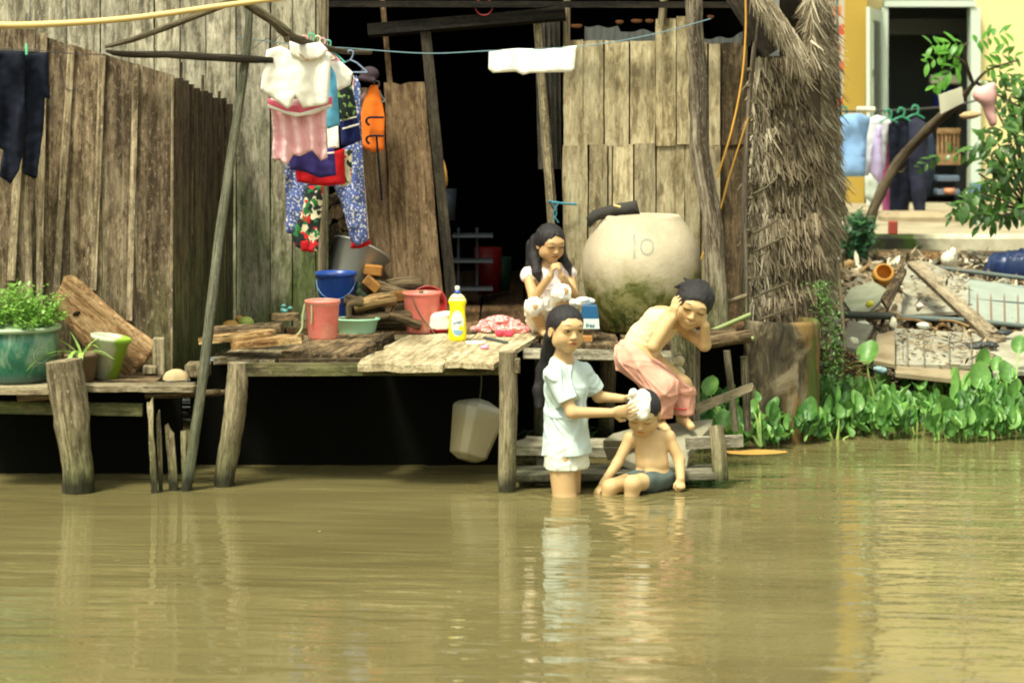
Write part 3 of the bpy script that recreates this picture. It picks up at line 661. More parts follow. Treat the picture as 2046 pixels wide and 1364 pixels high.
mb=MB(); mb.tube([P(1226,410,1.31),P(1240,414,1.30)],.006,8); solo('fruit_peel',mb,W_bamb,'tiny curl of pale peel on the charred board','peel')

# ------------------------------------------------------------ buckets, basins, bottle
def on(px,py,z,Y=None): return PZ(px,py,z)
def bucket(c,rt,rb,h,mat,name,label,cat,R=None,rim=.006,n=40,parts=None):
    t=thing(name,label,cat,c); mb=MB(); th=.0035
    mb.lathe(c,[(.001,.002),(rb,.0),(rb+.002,.006),(rt,h*.9),(rt+rim*.3,h*.92),(rt+rim,h*.93),(rt+rim,h),(rt,h),(rt-th,h*.99),(rb-th,.012),(.001,.01)],n,R=R); part('body',mb,mat,t); return t
blue=plain('blue_plastic',(.02,.075,.36),.35,.5,.25,9,.03,dirt=(.06,.11,.30),dirtamt=.6); PINK=plain('pink_plastic',(.80,.21,.17),.45,.4,.3,16,.08,dirt=(.72,.36,.24),dirtamt=.7); PINKR=plain('pink_rim_plastic',(.85,.45,.33),.4,.4)
c=P(672,612,1.5); c.z=.52; b=bucket(c,.088,.066,.26,blue,'bucket','tall blue plastic bucket below the hanging clothes','bucket',rim=.009)
mb=MB(); q=[c+V((.088*math.cos(a)*1.02,-.012-.09*abs(math.sin(a)),.225-.085*math.sin(a))) for a in [math.pi*i/14 for i in range(15)]]; mb.path(q,.0028,6,sub=2); part('handle',mb,plain('pale_blue_wire',(.12,.22,.5),.4),b)
c=PZ(645,676,ZD+.012); p1=bucket(c,.073,.062,.168,PINK,'pail','pink plastic pail with pale green cord, on the dark rotten plank','pail')
mb=MB(); mb.lathe(c,[(.0735,.150),(.0775,.156),(.0775,.170),(.073,.171),(.0722,.150)],40); part('rim',mb,PINKR,p1)
mb=MB(); mb.path([c+V((-.075,-.01,.155)),c+V((-.085,-.03,.10)),c+V((-.088,-.04,.05)),c+V((-.11,-.05,.02)),c+V((-.15,-.06,.006)),c+V((-.19,-.04,.004))],.005,7); mb.path([c+V((-.045,-.058,.165)),c+V((-.042,-.068,.12)),c+V((-.045,-.066,.07))],.0035,6); part('cord',mb,plain('pale_green_cord',(.42,.50,.26),.8),p1)
c=PZ(843,664,ZD); p2=bucket(c,.083,.068,.185,PINK,'pail','faded pink pail with dark cord handle behind the snack bag','pail')
mb=MB(); mb.path([c+V((-.045,-.07,.19)),c+V((-.03,-.083,.14)),c+V((.0,-.08,.08)),c+V((.04,-.08,.03)),c+V((.06,-.08,.0))],.003,6); part('cord',mb,plain('dark_cord',(.16,.12,.07),.8),p2)
mb=MB(); mb.tube([c+V((-.01,-.075,.188)),c+V((.01,-.075,.192))],.007,8); part('knot',mb,plain('green_knot',(.10,.13,.05),.8),p2)
mint=plain('mint_plastic',(.45,.80,.56),.4,.4,.1,6,.03)
c=PZ(713,669,ZD); t=thing('basin','shallow mint green plastic basin between the two pink pails','basin',c); mb=MB()
mb.lathe(c,[(.001,.002),(.075,0),(.082,.012),(.096,.066),(.104,.068),(.105,.076),(.098,.077),(.093,.068),(.078,.014),(.001,.01)],40,sq=(1,.8)); part('body',mb,mint,t)
redp=plain('dark_red_plastic',(.36,.03,.025),.4,.4)
R=Matrix.Rotation(math.radians(-8),3,'Y')@Matrix.Rotation(math.radians(62),3,'X'); c=P(856,628,1.45); mb=MB(); mb.lathe(c+V((0,.06,.03)),[(.001,0),(.07,0),(.085,.05),(.09,.052),(.09,.058),(.083,.056),(.068,.006),(.001,.006)],36,R=Matrix.Rotation(math.radians(-12),3,'Y')@Matrix.Rotation(math.radians(75),3,'X'))
solo('basin',mb,redp,'dark red plastic basin propped upright behind the faded pail','basin')
# big metal basin leaning
al=NT('dull_aluminium'); al.bump(al.noise(al.attr('g'),9,4),.2,.006); ALU=al.fin((.36,.36,.32),.42,.5,Metallic=.35)
d=(P(748,484,1.72)-P(668,560,1.80)); ax=(P(712,425,1.55)-P(690,590,1.86)); ax=V((.36,.30,.87)).normalized()
Rm=V((0,0,1)).rotation_difference(ax).to_matrix(); mb=MB(); mb.lathe(P(676,610,1.74),[(.001,0),(.085,0),(.09,.01),(.138,.285),(.146,.288),(.146,.296),(.136,.294),(.083,.012),(.001,.01)],48,R=Rm); solo('metal_basin',mb,ALU,'big tilted grey aluminium pot behind the blue bucket','pot')
# dish soap bottle
c=PZ(914,681,ZD); t=thing('dish_soap_bottle','bright yellow dish soap bottle with blue cap, at the platform middle','bottle',c)
YEL=NT('yellow_plastic').fin((.86,.74,.012),.28,.5); WHI=NT('white_plastic').fin((.8,.8,.68),.35,.4); BLU=NT('cap_blue').fin((.015,.08,.45),.3,.5)
def pb(y): return (684-y)*M(.35)
prof=[(.001,0),(16.5,0),(18,1.5),(19,8),(19,20),(18,40),(16.5,58),(15.8,68),(17,76),(19,82),(18.8,86),(16,92),(11,97.5),(7,100),(6.8,101)]
s9=M(.35)*1.0; mb=MB(); mb.lathe(c,[(r*s9 if r>.01 else r,h*s9) for r,h in prof]+[(.001,101*s9)],40,sq=(1,.62)); part('body',mb,YEL,t)
mb=MB(); mb.lathe(c,[(r*s9*1.012,h*s9) for r,h in ((18.7,86.2),(17.4,89),(14.2,94.3),(11,97.8),(8,100))],40,sq=(1,.62)); part('shoulder',mb,NT('pale_shoulder').fin((.80,.74,.40),.35,.4),t)
mb=MB(); mb.lathe(c,[(.001,101*s9),(6.8*s9,101*s9),(6.8*s9,106*s9),(.001,106*s9)],20); part('cap',mb,BLU,t)
mb=MB(); mb.lathe(c,[(.001,106*s9),(3.6*s9,106*s9),(4.6*s9,109*s9),(5.4*s9,114*s9),(4*s9,116.5*s9),(.001,117*s9)],20); part('nozzle',mb,WHI,t)
def label_patch(rx,rz,cz,push,x0=0,zb=None,zt=None):
    mb=MB(); vs=[];n=28;m=8
    for j in range(m+1):
        for i in range(n):
            a=2*math.pi*i/n; x=(x0+rx*j/m*math.cos(a)); z=cz+rz*j/m*math.sin(a)
            if zt is not None: z=min(z,zt)
            k=0
            for q in range(len(prof)-1):
                if prof[q][1]<=z<=prof[q+1][1] and prof[q+1][1]>prof[q][1]: k=prof[q][0]+(prof[q+1][0]-prof[q][0])*(z-prof[q][1])/(prof[q+1][1]-prof[q][1])
            R_=k+.2; y=-.62*math.sqrt(max(0,R_*R_-x*x))
            vs.append(c+V((x*s9,y*s9-push,z*s9)))
    fs=[(j*n+i,j*n+(i+1)%n,(j+1)*n+(i+1)%n,(j+1)*n+i) for j in range(m) for i in range(n)]
    mb.add(vs,fs,None,True); return mb
part('sticker',label_patch(13.8,27.5,38,.0006),NT('label_pale').fin((.62,.72,.60),.5,.3),t)
part('sticker',label_patch(10.5,9,22,.0010,x0=1.5,zt=25),NT('label_blue').fin((.22,.36,.52),.5,.3),t)
part('sticker',label_patch(5,5,28,.0014,x0=8),YEL,t)
text('Sunlight',NT('label_ink').fin((.10,.13,.42),.5,.3),t,(c.x,c.y-18.3*.62*s9-.002,c.z+41*s9),.0150,(math.pi/2,math.radians(-14),0),shear=.3,sx=.92)
# bag
def blob(name,lo,hi,h,fn,mat,label,cat,group=None,kind=None,colf=None):
    S=Sdf(lo,hi,h); fn(S); return solo(name,S.mesh(colf),mat,label,cat,group,kind)
c=PZ(877,666,ZD); x=NT('snack_bag_film'); z,pos=x.posz(); cc=x.mix(x.maprange(x.math('ADD',z,x.math('MULTIPLY',x.noise(pos,30,2),.02)),.552,.548),(.80,.76,.66),(.62,.02,.03)); x.bump(x.noise(pos,60,3),.4,.004)
BAG=x.fin(cc,.3,.5)
def f(S):
    S.ell(c+V((0,0,.040)),(.056,.020,.042),k=.01); S.cap(c+V((-.045,0,.085)),c+V((-.04,0,.01)),.006,.01,k=.02); S.cap(c+V((-.045,0,.075)),c+V((.05,0,.09)),.01,.012,k=.03); S.fold(.0022,90,7,(1,1,1)); S.half(c+V((0,0,.001)),(0,0,-1))
bag=blob('snack_bag',c-V((.08,.05,.01)),c+V((.08,.05,.12)),.003,f,BAG,'crumpled white and red plastic bag with blue letters by the bottle','bag')
text('Omo',NT('bag_ink').fin((.25,.42,.5),.5,.3),bag,(c.x+.004,c.y-.052,c.z+.050),.03,(math.pi/2-.05,math.radians(-6),0),shear=.2)
# laundry heap
def f(S):
    c=PZ(1000,664,ZD)
    for i in range(46): 
        a=rnd(-.115,.12); S.ell(c+V((a,rnd(-.03,.05),rnd(.008,.075)*(1-abs(a)/.16))),(rnd(.016,.035),rnd(.016,.03),rnd(.009,.018)),k=.008)
    S.fold(.002,150,6,(1,1,1)); S.half(c+V((0,0,0)),(0,0,-1))
def chk(s_,g,c):
    a=s_.n('ShaderNodeTexVoronoi'); a.inputs['Scale'].default_value=75; s_.l(g,a.inputs[0]); return s_.mix(s_.maprange(a.outputs['Distance'],.45,.30,0,1),(.72,.22,.22),c)
c=PZ(1000,664,ZD)
blob('laundry_heap',c-V((.17,.09,.01)),c+V((.17,.1,.12)),.003,f,cloth('pink_check_cloth',(.82,.66,.58),chk),'crumpled heap of pink and white checked cloth on the platform','cloth')
def f(S):
    c=PZ(1008,672,ZD)
    for i in range(8): S.ell(c+V((rnd(-.03,.03),rnd(-.01,.01),rnd(.008,.022))),(.018,.014,.010),k=.008)
    S.fold(.001,150,6,(1,1,1))
c=PZ(1008,672,ZD); blob('wet_cloth',c-V((.07,.05,.01)),c+V((.07,.05,.06)),.003,f,cloth('crimson_cloth',(.62,.06,.10)),'small crimson cloth in front of the checked heap','cloth')
mb=MB(); mb.plank(PZ(968,674,ZD+.006),PZ(1013,684,ZD+.006),(0,1,0),.016,.008,n=4,m=1); solo('comb',mb,NT('dark_slate').fin((.05,.075,.09),.4,.4),'slate blue comb lying at the right edge of the platform','comb')
c=PZ(950,690,ZD); t=thing('soap_dish','low white soap dish with pink soap, near the platform edge','soap dish',c)
mb=MB(); mb.lathe(c,[(.001,.001),(.036,0),(.045,.018),(.042,.018),(.034,.004),(.001,.004)],28,sq=(1,.6)); part('dish',mb,WHI,t)
c2=PZ(968,699,ZD)
def f(S): S.ell(c2+V((0,0,.011)),(.020,.012,.010),k=.004); S.ell(c2+V((.008,0,.018)),(.009,.007,.006),k=.004)
blob('soap_bar',c2-V((.04,.03,.01)),c2+V((.04,.03,.04)),.002,f,NT('pink_soap').fin((.85,.28,.42),.4,.4),'small bright pink soap bar beside the white dish','soap')
# fruit
def fruit(px,py,r,mat,label,sq=.8):
    c=PZ(px,py,ZD+.05); mb=MB(); mb.lathe(c,[(.001,-r*sq)]+[(r*math.cos(a),r*sq*math.sin(a)) for a in [(-1.3+2.6*i/10) for i in range(11)]]+[(.001,r*sq)],24); solo('papaya',mb,mat,label,'fruit')
GR=plain('green_fruit',(.35,.42,.09),.5,.4,.3,10); BR=plain('brown_fruit',(.50,.27,.07),.6,.3,.4,12)
fruit(492,645,.036,GR,'round green fruit on the stacked rotten planks'); fruit(461,650,.038,BR,'orange-brown fruit beside the round green one',.6); fruit(478,637,.02,BR,'smallest fruit behind the green one')
# stacked rotten planks at left of deck
for a,b,y,zc,w,mat,lab in (((405,676),(548,664),.35,None,.16,W_rotend,'topmost long rotten plank at the left end of the platform'),((412,662),(560,652),.6,None,.14,W_rot,'thin rotten plank behind the topmost one'),((462,692),(598,678),.25,None,.15,W_rotend,'crumbly orange-brown plank under the topmost one'),((545,632),(600,632),1.25,None,.07,W_rot,'short dark plank end behind the green cord'),((600,648),(695,640),1.2,None,.09,W_rot,'grey plank end behind the front pink pail')):
    mb=MB(); mb.plank(P(*a,y),P(*b,y),(0,1,0),w,.028,n=18,m=4,rag=(.03,.03),warp=.01,chip=.2,t=.6); solo('rotten_plank',mb,mat,lab,'plank')
c=P(572,618,1.4)
def f(S):
    for i in range(6): S.ell(c+V((rnd(-.02,.02),rnd(-.01,.01),rnd(-.012,.02))),(.012,.01,.009),k=.006)
blob('plastic_scrap',c-V((.05,.04,.04)),c+V((.05,.04,.05)),.003,f,plain('teal_film',(.10,.32,.30),.35,.5),'crumpled teal plastic scrap at the foot of the mossy wall','scrap')
# firewood
LOG=[((690,600),(765,625),1.35,.03,.3,'stub-ended dark log left of the pile'),((712,612),(790,596),1.3,.034,.9,'pale thick log on top of the pile'),((705,640),(845,628),1.25,.022,.5,'long brown log along the front of the pile'),((790,618),(868,610),1.45,.022,.3,'short brown log behind the long one'),((690,652),(850,650),1.4,.024,.4,'lowest long log of the pile'),((735,570),(860,605),1.62,.03,.35,'slanting split log behind the orange bricks'),((780,632),(840,650),1.2,.022,.5,'short crossing log at the right end'),((745,560),(790,600),1.7,.03,.1,'dark upright-leaning log at the back'),((770,575),(840,565),1.75,.035,.1,'dark brown thick log against the plank door')]
for a,b,y,r,tt,lab in LOG:
    mb=MB(); mb.tt=tt; mb.path([P(*a,y),P((a[0]+b[0])/2,(a[1]+b[1])/2-2,y-.02),P(*b,y)],r,9,wob=.3); solo('firewood_log',mb,W_rot if tt<.8 else W_rotend,lab,'log','firewood piled beside the doorway')
mb=MB(); mb.path([P(697,640,1.2),P(697,612,1.2),P(706,604,1.2),P(722,602,1.22)],[.012,.015,.02,.024],9,wob=.2); solo('stump_piece',mb,W_rot,'hooked dark stump piece between blue bucket and basin','log')
ORB=plain('orange_brick',(.40,.18,.045),.9,.15,.6,20,.6,dirt=(.14,.08,.04),dirtamt=.8)
for px,py,y,R_,lab in ((797,592,1.35,-.1,'orange brick on top of the firewood'),(743,568,1.6,.7,'orange brick standing askew behind the firewood'),(746,540,1.68,.1,'uppermost orange brick near the plank door')):
    mb=MB(); mb.box(P(px,py,y),(.085,.05,.05),Matrix.Rotation(R_,3,'Y')); solo('brick',mb,ORB,lab,'brick')
c=P(838,612,1.3)
def f(S):
    for i in range(6): S.ell(c+V((rnd(-.02,.02),rnd(-.01,.01),rnd(-.012,.02))),(.013,.01,.009),k=.006)
blob('plastic_scrap',c-V((.05,.04,.04)),c+V((.05,.04,.05)),.003,f,plain('blue_film',(.16,.33,.42),.35,.5),'crumpled pale blue plastic scrap among the firewood','scrap')
c=P(728,592,1.5)
def f(S):
    for i in range(9): S.ell(c+V((rnd(-.03,.03),rnd(-.02,.02),rnd(-.05,.05))),(.02,.02,.022),k=.01)
    S.fold(.002,120)
blob('dark_sack',c-V((.09,.07,.1)),c+V((.09,.07,.12)),.004,f,plain('dark_green_sack',(.03,.05,.025),.8),'dark green sack slumped beside the blue bucket','sack')
# stacked log ends seen between the clothes
for i,(px,py) in enumerate([(655,402),(672,425),(650,438),(690,448),(668,462),(648,476),(688,480),(660,500),(640,510)]):
    mb=MB(); mb.tt=rnd(.2,.8); p=P(px,py,1.9); mb.tube([p,p+V((rnd(-.02,.02),.35,0))],rnd(.028,.045),9,wob=.3); solo('stacked_log',mb,W_rot,'one of the log ends stacked behind the hanging clothes','log','log ends stacked inside the wall gap')
mb=MB(); mb.box((P(662,450,2.1).x,2.1,.76),(.14,.4,.4)); solo('log_rack',mb,W_dark,'dark rack under the stacked log ends','rack')
# dim indoor things
mb=MB(); mb.tube([P(876,340,2.05)+V((0,-.0,0)),P(886,340,2.3)],.0,6)
mb=MB(); c=P(880,342,2.1); R=Matrix.Rotation(math.radians(90),3,'Y')@Matrix.Identity(3); R=Matrix.Rotation(math.radians(15),3,'Z')@Matrix.Rotation(math.radians(80),3,'Y'); mb.lathe(c,[(.001,-.012),(.075,-.012),(.08,-.006),(.08,.012),(.07,.014),(.001,.01)],32,R=R); solo('round_tray',mb,plain('orange_tray',(.80,.42,.10),.5),'round orange tray hung on the doorway post','tray')
mb=MB()
for px in (916,953): mb.tube([P(px,595,2.9),P(px,455,2.9)],.008,8)
for py in (470,520,575): mb.plank(P(905,py,2.9),P(985,py,2.9),(0,1,0),.2,.012,n=4,m=1)
t=thing('shelf_rack','dim metal shelf rack inside the dark doorway','shelf',P(945,600,2.9)); part('frame',mb,plain('blue_grey_metal',(.08,.10,.12),.4),t)
for px,py,y,r,h,m_,lab,nm in ((975,585,3.2,.075,.24,(.16,.004,.004),'dim red bucket inside the doorway','bucket'),(1000,580,3.4,.06,.18,(.01,.04,.02),'dim dark green bucket beside the red one','bucket'),(893,440,2.8,.05,.16,(.04,.05,.07),'dim blue-grey can on the indoor shelf','can')):
    mb=MB(); c=P(px,py,y); mb.lathe(c,[(.001,0),(r*.85,0),(r,h),(r*.94,h),(r*.8,.01),(.001,.01)],28); solo(nm,mb,plain('dim_'+nm+lab[4:7],m_,.5),lab,nm)
mb=MB(); mb.tube([P(966,14,1.83),P(967,15,1.86)],.001,4); mb=MB(); 
pts=[P(967+17*math.cos(a),14+17*math.sin(a),1.8) for a in [2*math.pi*i/20 for i in range(21)]]; mb.tube(pts,.0035,6,cap=False); solo('red_ring',mb,plain('dull_red',(.22,.015,.01),.6),'dull red plastic ring hanging from the dark beam','ring')
mb=MB(); mb.path([P(1096,402,1.88),P(1120,406,1.88),P(1152,408,1.9)],.006,6); mb.path([P(1100,400,1.87),P(1112,425,1.87),P(1104,440,1.87)],.003,5); mb.path([P(1118,404,1.87),P(1106,425,1.87),P(1116,445,1.87)],.003,5); solo('blue_strap',mb,plain('blue_strap_',(.05,.22,.30),.6),'blue cord tied round the right doorway post','cord')
# crate beside squatting girl
c=P(1178,655,1.0); t=thing('tissue_box','blue and white plastic tub with white cloth on top, left of the jar','tub',c)
mb=MB(); n=4
def tap(mb,c,w0,w1,d,h0,h1,sq=.8):
    vs=[]
    for z,w_ in ((h0,w0),(h1,w1)):
        for sx,sy in ((-1,-1),(1,-1),(1,1),(-1,1)): vs.append(c+V((sx*w_/2,sy*d/2,z)))
    mb.add(vs,[(3,2,1,0),(4,5,6,7)]+[(i,(i+1)%4,4+(i+1)%4,4+i) for i in range(4)])
tap(mb,c,.085,.078,.10,.001,.045); part('lower_band',mb,plain('pale_tub',(.60,.72,.66),.4),t)
mb=MB(); tap(mb,c,.078,.062,.10,.0455,.10); part('upper_band',mb,plain('deep_blue_tub',(.015,.10,.24),.4),t)
text('fres',NT('tub_ink').fin((.02,.13,.22),.5,.3),t,c+V((0,-.0515,.016)),.026,(math.pi/2,0,0),shear=.2)
mb=MB(); c=P(1168,680,1.0); mb.box(c+V((0,0,.008)),(.065,.08,.035)); 
for i in range(7): mb.plank(c+V((-.03+i*.01,-.043,-.008)),c+V((-.03+i*.01,-.043,.024)),(1,0,0),.004,.004,n=1,m=1)
solo('basket',mb,plain('orange_wicker',(.50,.24,.07),.7),'small orange basket under the blue tub','basket')
mb=MB(); c=P(1150,696,.9); mb.plank(c+V((-.1,0,0)),c+V((.078,0,0)),(0,0,1),.042,.12,n=6,m=2,t=.8); solo('wood_block',mb,W_step,'thick pale wood block below the basket','block')
# translucent can under the deck
x=NT('cloudy_plastic'); z,pos=x.posz(); FROST=x.fin(x.mix(x.maprange(z,.34,.24),(.42,.44,.40),(.40,.34,.20)),.3,.5); 
c=P(948,858,.45); Rc=Matrix.Rotation(math.radians(14),3,'Y')@Matrix.Rotation(math.radians(-14),3,'X')@Matrix.Rotation(math.radians(30),3,'Z')
mb=MB(); vs=[];rings=[(-.135,.035),(-.112,.072),(.085,.103),(.105,.085),(.128,.03)]
for z_,w_ in rings:
    for k in range(16):
        a=2*math.pi*k/16+math.pi/16; ca,sa=math.cos(a),math.sin(a); q=max(abs(ca),abs(sa)); e=.75/q+.25; vs.append(c+Rc@V((ca*w_*e,sa*w_*e*.9,z_)))
fs=[(i*16+k,i*16+(k+1)%16,(i+1)*16+(k+1)%16,(i+1)*16+k) for i in range(len(rings)-1) for k in range(16)]+[tuple(range(15,-1,-1)),tuple(range(len(vs)-16,len(vs)))]
mb.add(vs,fs); o=solo('jerrycan',mb,FROST,'cloudy translucent jerrycan hanging tilted under the platform','jerrycan')
m=o.modifiers.new('b','BEVEL'); m.width=.006; m.segments=2
mb=MB(); mb.path([P(958,800,.45),P(962,760,.45),P(958,735,.4)],.003,6); solo('rope',mb,plain('dark_rope',(.08,.07,.05),.9),'dark rope holding the cloudy jerrycan','rope')

# ------------------------------------------------------------ left ledge pots
GL=NT('green_glaze'); g=GL.attr('g'); z,pos=GL.posz(); n=GL.noise(GL.mapv(g,(9,9,4)),1,5,.65,.6)
cc=GL.ramp(n,[(.36,(.008,.06,.035)),(.5,(.02,.13,.08)),(.66,(.22,.33,.22))]); cc=GL.mix(GL.maprange(z,.475,.44,0,.8),cc,(.05,.06,.05)); GLZ=GL.fin(cc,.28,.5)
c=PZ(38,752,ZL); c.y=.24; t=thing('glazed_planter','wide green glazed planter full of leafy herbs on the left ledge','planter',c)
s=M(.24); mb=MB(); mb.lathe(c,[(.001,.002),(78*s,0),(82*s,8*s),(80*s,14*s),(90*s,40*s),(94*s,70*s),(93*s,92*s),(90*s,100*s),(97*s,104*s),(100*s,108*s),(97*s,112*s),(91*s,111*s),(88*s,104*s),(.001,102*s)],64); part('pot',mb,GLZ,t)
mb=MB()
for px in (6,108):
    for a in range(5):
        pts=[]
        for i in range(12):
            q=2*math.pi*i/11; dx=(px-38)*s+ (7+2*a*.6)*s*math.cos(q)*(.4+.3*a*.5); zz=58*s+(8+2*a)*s*math.sin(q)*(.4+.3*a*.5); R_=93*s; pts.append(c+V((dx,-math.sqrt(max(.0001,R_*R_-dx*dx))-.001,zz)))
        if a%2==0: mb.tube(pts,.0018,5,cap=False)
part('relief',mb,plain('pale_glaze',(.30,.40,.26),.4),t)
mb=MB(); mb.lathe(c,[(97*s,103.5*s),(101*s,107.5*s),(98*s,112.6*s),(94*s,112*s)],64); part('rim',mb,plain('pale_green_rim',(.32,.42,.28),.4),t)
HERB=leafm('herb_leaf',(.10,.22,.03),(.28,.50,.10),.4)
mb=MB(); st=MB(); cs=[]
for i in range(150):
    a=rnd(0,6.28); r=math.sqrt(rnd(0,1))*84*s; b=c+V((r*math.cos(a),r*math.sin(a),104*s)); hh=rnd(.05,.20)*(1.05-.35*r/(84*s)) ; tip=b+V((rnd(-.03,.03)+.25*(b.x-c.x),rnd(-.03,.03)+.2*(b.y-c.y),hh)); st.tube([b,(b+tip)/2+V((rnd(-.006,.006),0,.006)),tip],.0012,4,cap=False)
    for j in range(26):
        q=b.lerp(tip,rnd(.25,1.05))+V((rnd(-.018,.018),rnd(-.018,.018),rnd(-.012,.015))); d=V((rnd(-1,1),rnd(-1,1),rnd(-.1,.9))); mb.leaf(q,d,(0,0,1),rnd(.014,.027),rnd(.009,.017),.5,3,round_=.9)
part('foliage',mb,HERB,t); part('stem',st,plain('herb_stem',(.14,.20,.06),.7),t,kind='stuff')
c=PZ(178,750,ZL); c.y=.22; t=thing('flower_pot','small brown pot with long strappy leaves behind the thick stub','flower pot',c)
mb=MB(); mb.lathe(c,[(.001,0),(26*s,0),(36*s,50*s),(38*s,50*s),(38*s,58*s),(34*s,58*s),(33*s,52*s),(.001,50*s)],32); part('pot',mb,plain('brown_clay',(.17,.12,.075),.85,.2,.5,12,.3),t)
STR=leafm('strap_leaf',(.20,.36,.06),(.42,.60,.16),.3)
mb=MB(); b=c+V((0,0,50*s))
for d,L,W,cu in (((-1,-.7,.9),.27,.022,1.5),((-.3,-1,1.2),.20,.024,2.6),((.1,-1,1.4),.18,.022,2.6),((-.9,-.5,.5),.22,.018,1.2),((-.5,-.8,.3),.14,.018,1.6),((-.15,-.6,1),.16,.018,2.2),((.25,-.3,1),.15,.015,1.6),((.8,-.2,.9),.17,.016,1.6),((.9,.1,.6),.13,.014,1.0),((-.9,.3,1),.18,.012,.6),((.05,-.9,.6),.13,.018,2.0),((-.3,.2,1),.12,.014,.4),((.4,.2,1),.13,.014,.8),((-.7,-.1,.4),.17,.011,.5),((1,-.3,.5),.15,.014,.9)): mb.leaf(b+V((rnd(-.01,.01),rnd(-.01,.01),0)),d,(0,0,1),L,W,cu,9,round_=.7)
part('leaves',mb,STR,t)
x=NT('mossy_white_glaze'); g=x.attr('g'); n=x.noise(g,14,5,.65); sx_=x.n('ShaderNodeSeparateXYZ'); x.l(g,sx_.inputs[0]); m_=x.maprange(x.math('ADD',sx_.outputs[0],x.math('MULTIPLY',n,.08)),.055,.075)
MW=x.fin(x.mix(x.maprange(n,.56,.66,0,.6),x.mix(m_,(.50,.52,.38),(.22,.38,.03)),(.26,.36,.08)),.5,.4)
c=PZ(215,752,ZL); c.y=.33; t=thing('flower_pot','moss-streaked white glazed pot between the brown pot and the leaning board','flower pot',c)
Rm=Matrix.Rotation(math.radians(9),3,'Y'); mb=MB(); mb.lathe(c,[(.001,0),(25*s,0),(37*s,76*s),(41*s,78*s),(42*s,86*s),(38*s,88*s),(35*s,80*s),(24*s,6*s),(.001,5*s)],36,R=Rm); part('pot',mb,MW,t)
# leaning tan board
mb=MB(); W=[(128,552),(146,548),(168,566),(200,596),(250,640),(290,668),(314,686),(312,700),(294,722),(272,740),(262,753),(222,753),(185,712),(150,668),(118,626),(105,600),(122,570)]
mbb=cloth_slab(W,.46,th=.022,foldamp=.0015,res=.02,yfun=lambda x,z:-.1*(.62-z) if 0 else 0)
rr=V((.70,0,-.71)); 
mbb.g=[(V(v).dot(V((.64,0,.77)))+3,v[1]*1.0,V(v).dot(V((.77,0,-.64)))) for v in mbb.v]; mbb.t=[.5]*len(mbb.v); mbb.sm=[False]*len(mbb.f)
solo('leaning_board',mbb,W_tan,'tan broken board with a dark knot, leaning behind the pots','board')
mb=MB(); kp=P(153,626,.447); mb.path([kp+V((-.016,0,-.006)),kp,kp+V((.016,0,.006))],[.004,.011,.004],8,flat=.5); part('knot',mb,NT('black_knot').fin((.012,.008,.006),.9,.1),[o for o in bpy.data.objects if o.name.startswith('leaning_board')][0])
mb=MB(); mb.box(P(318,712,.45),(.05,.04,.16)); mb.box(P(300,738,.44),(.06,.05,.035)); solo('board_offcut',mb,W_post,'grey offcut standing at the lower end of the tan board','offcut')
mb=MB(); c=P(352,765,.3); c.z=ZL+.002; mb.lathe(c,[(.058,-.004),(.056,.008),(.045,.026),(.02,.038),(.001,.04)],28,wob=.15,sq=(1,.8)); solo('coconut_husk',mb,plain('pale_husk',(.48,.36,.20),.8,.2,.5,14,.4),'pale half coconut husk at the right end of the ledge','coconut husk')

# ------------------------------------------------------------ right landing: slab, steps, stubs
mb=cloth_slab([(1208,872),(1225,860),(1262,852),(1340,845),(1424,836),(1422,848),(1400,872),(1378,898),(1372,925),(1300,935),(1222,912)],.35,th=.03,foldamp=.002,res=.02)
p0=P(1320,842,.5)
mb2=MB()
out=[(1205,880,.15),(1225,866,.30),(1262,856,.42),(1340,846,.52),(1424,837,.60),(1420,852,.48),(1398,876,.36),(1378,900,.27),(1372,930,.2),(1300,938,.2),(1215,905,.22)]
top=[PZ(x,y,0) for x,y,_ in out]
A=[P(x,y,yy) for x,y,yy in out]; cen=sum(A,V())/len(A); B_=[a-V((0,0,.03)) for a in A]; n=len(A)
vs=A+B_+[cen,cen-V((0,0,.03))]
mb2.add(vs,[(i,(i+1)%n,2*n) for i in range(n)][::1]+[((i+1)%n,i,i+n,(i+1)%n+n) for i in range(n)]+[((i+1)%n+n,i+n,2*n+1) for i in range(n)],None,False,.6)
slab=solo('stone_slab',mb2,plain('grey_slab',(.30,.28,.20),.85,.2,.4,14,.35,dirt=(.16,.15,.10)),'sloping grey slab under the leaning child feet','slab')
mb=MB(); mb.plank(P(1030,960,.12),P(1452,958,.12),(0,1,0),.30,.03,n=20,m=4,rag=(.02,.02),warp=.008,t=.3,z0=None) if 0 else mb.plank(V((P(1030,960,.12).x,.2,.045)),V((P(1450,958,.12).x,.2,.05)),(0,1,0),.24,.028,n=20,m=4,rag=(.02,.02),warp=.006,t=.35)
solo('step_board',mb,W_step,'wet step board just above the water where the small child sits','step')
mb=MB(); mb.plank(V((P(1040,935,.5).x,.62,.10)),V((P(1240,935,.5).x,.55,.10)),(0,1,0),.3,.04,n=12,m=4,rag=(.03,.03),warp=.01,t=.6); solo('step_board',mb,W_step,'upper rough step board behind the standing girl','step')
mb=MB(); mb.box(P(1095,925,.6),(.10,.1,.08)); mb.box(P(1130,905,.75),(.16,.1,.03)); solo('stone_block',mb,plain('grey_stone',(.22,.21,.17),.85,.2,.4,14,.4),'grey stone block under the upper step board','stone')
mb=MB(); mb.path([P(1440,960,.1),P(1436,900,.12),P(1430,850,.14)],[.032,.032,.031],12,wob=.08); solo('post_stub',mb,W_post,'short round post stub at the right of the steps','post')
mb=MB(); mb.plank(P(1370,885,.22),P(1484,880,.22),(0,0,1),.045,.05,n=8,m=2,t=.5); solo('beam',mb,W_step,'grey beam end behind the short post stub','beam')
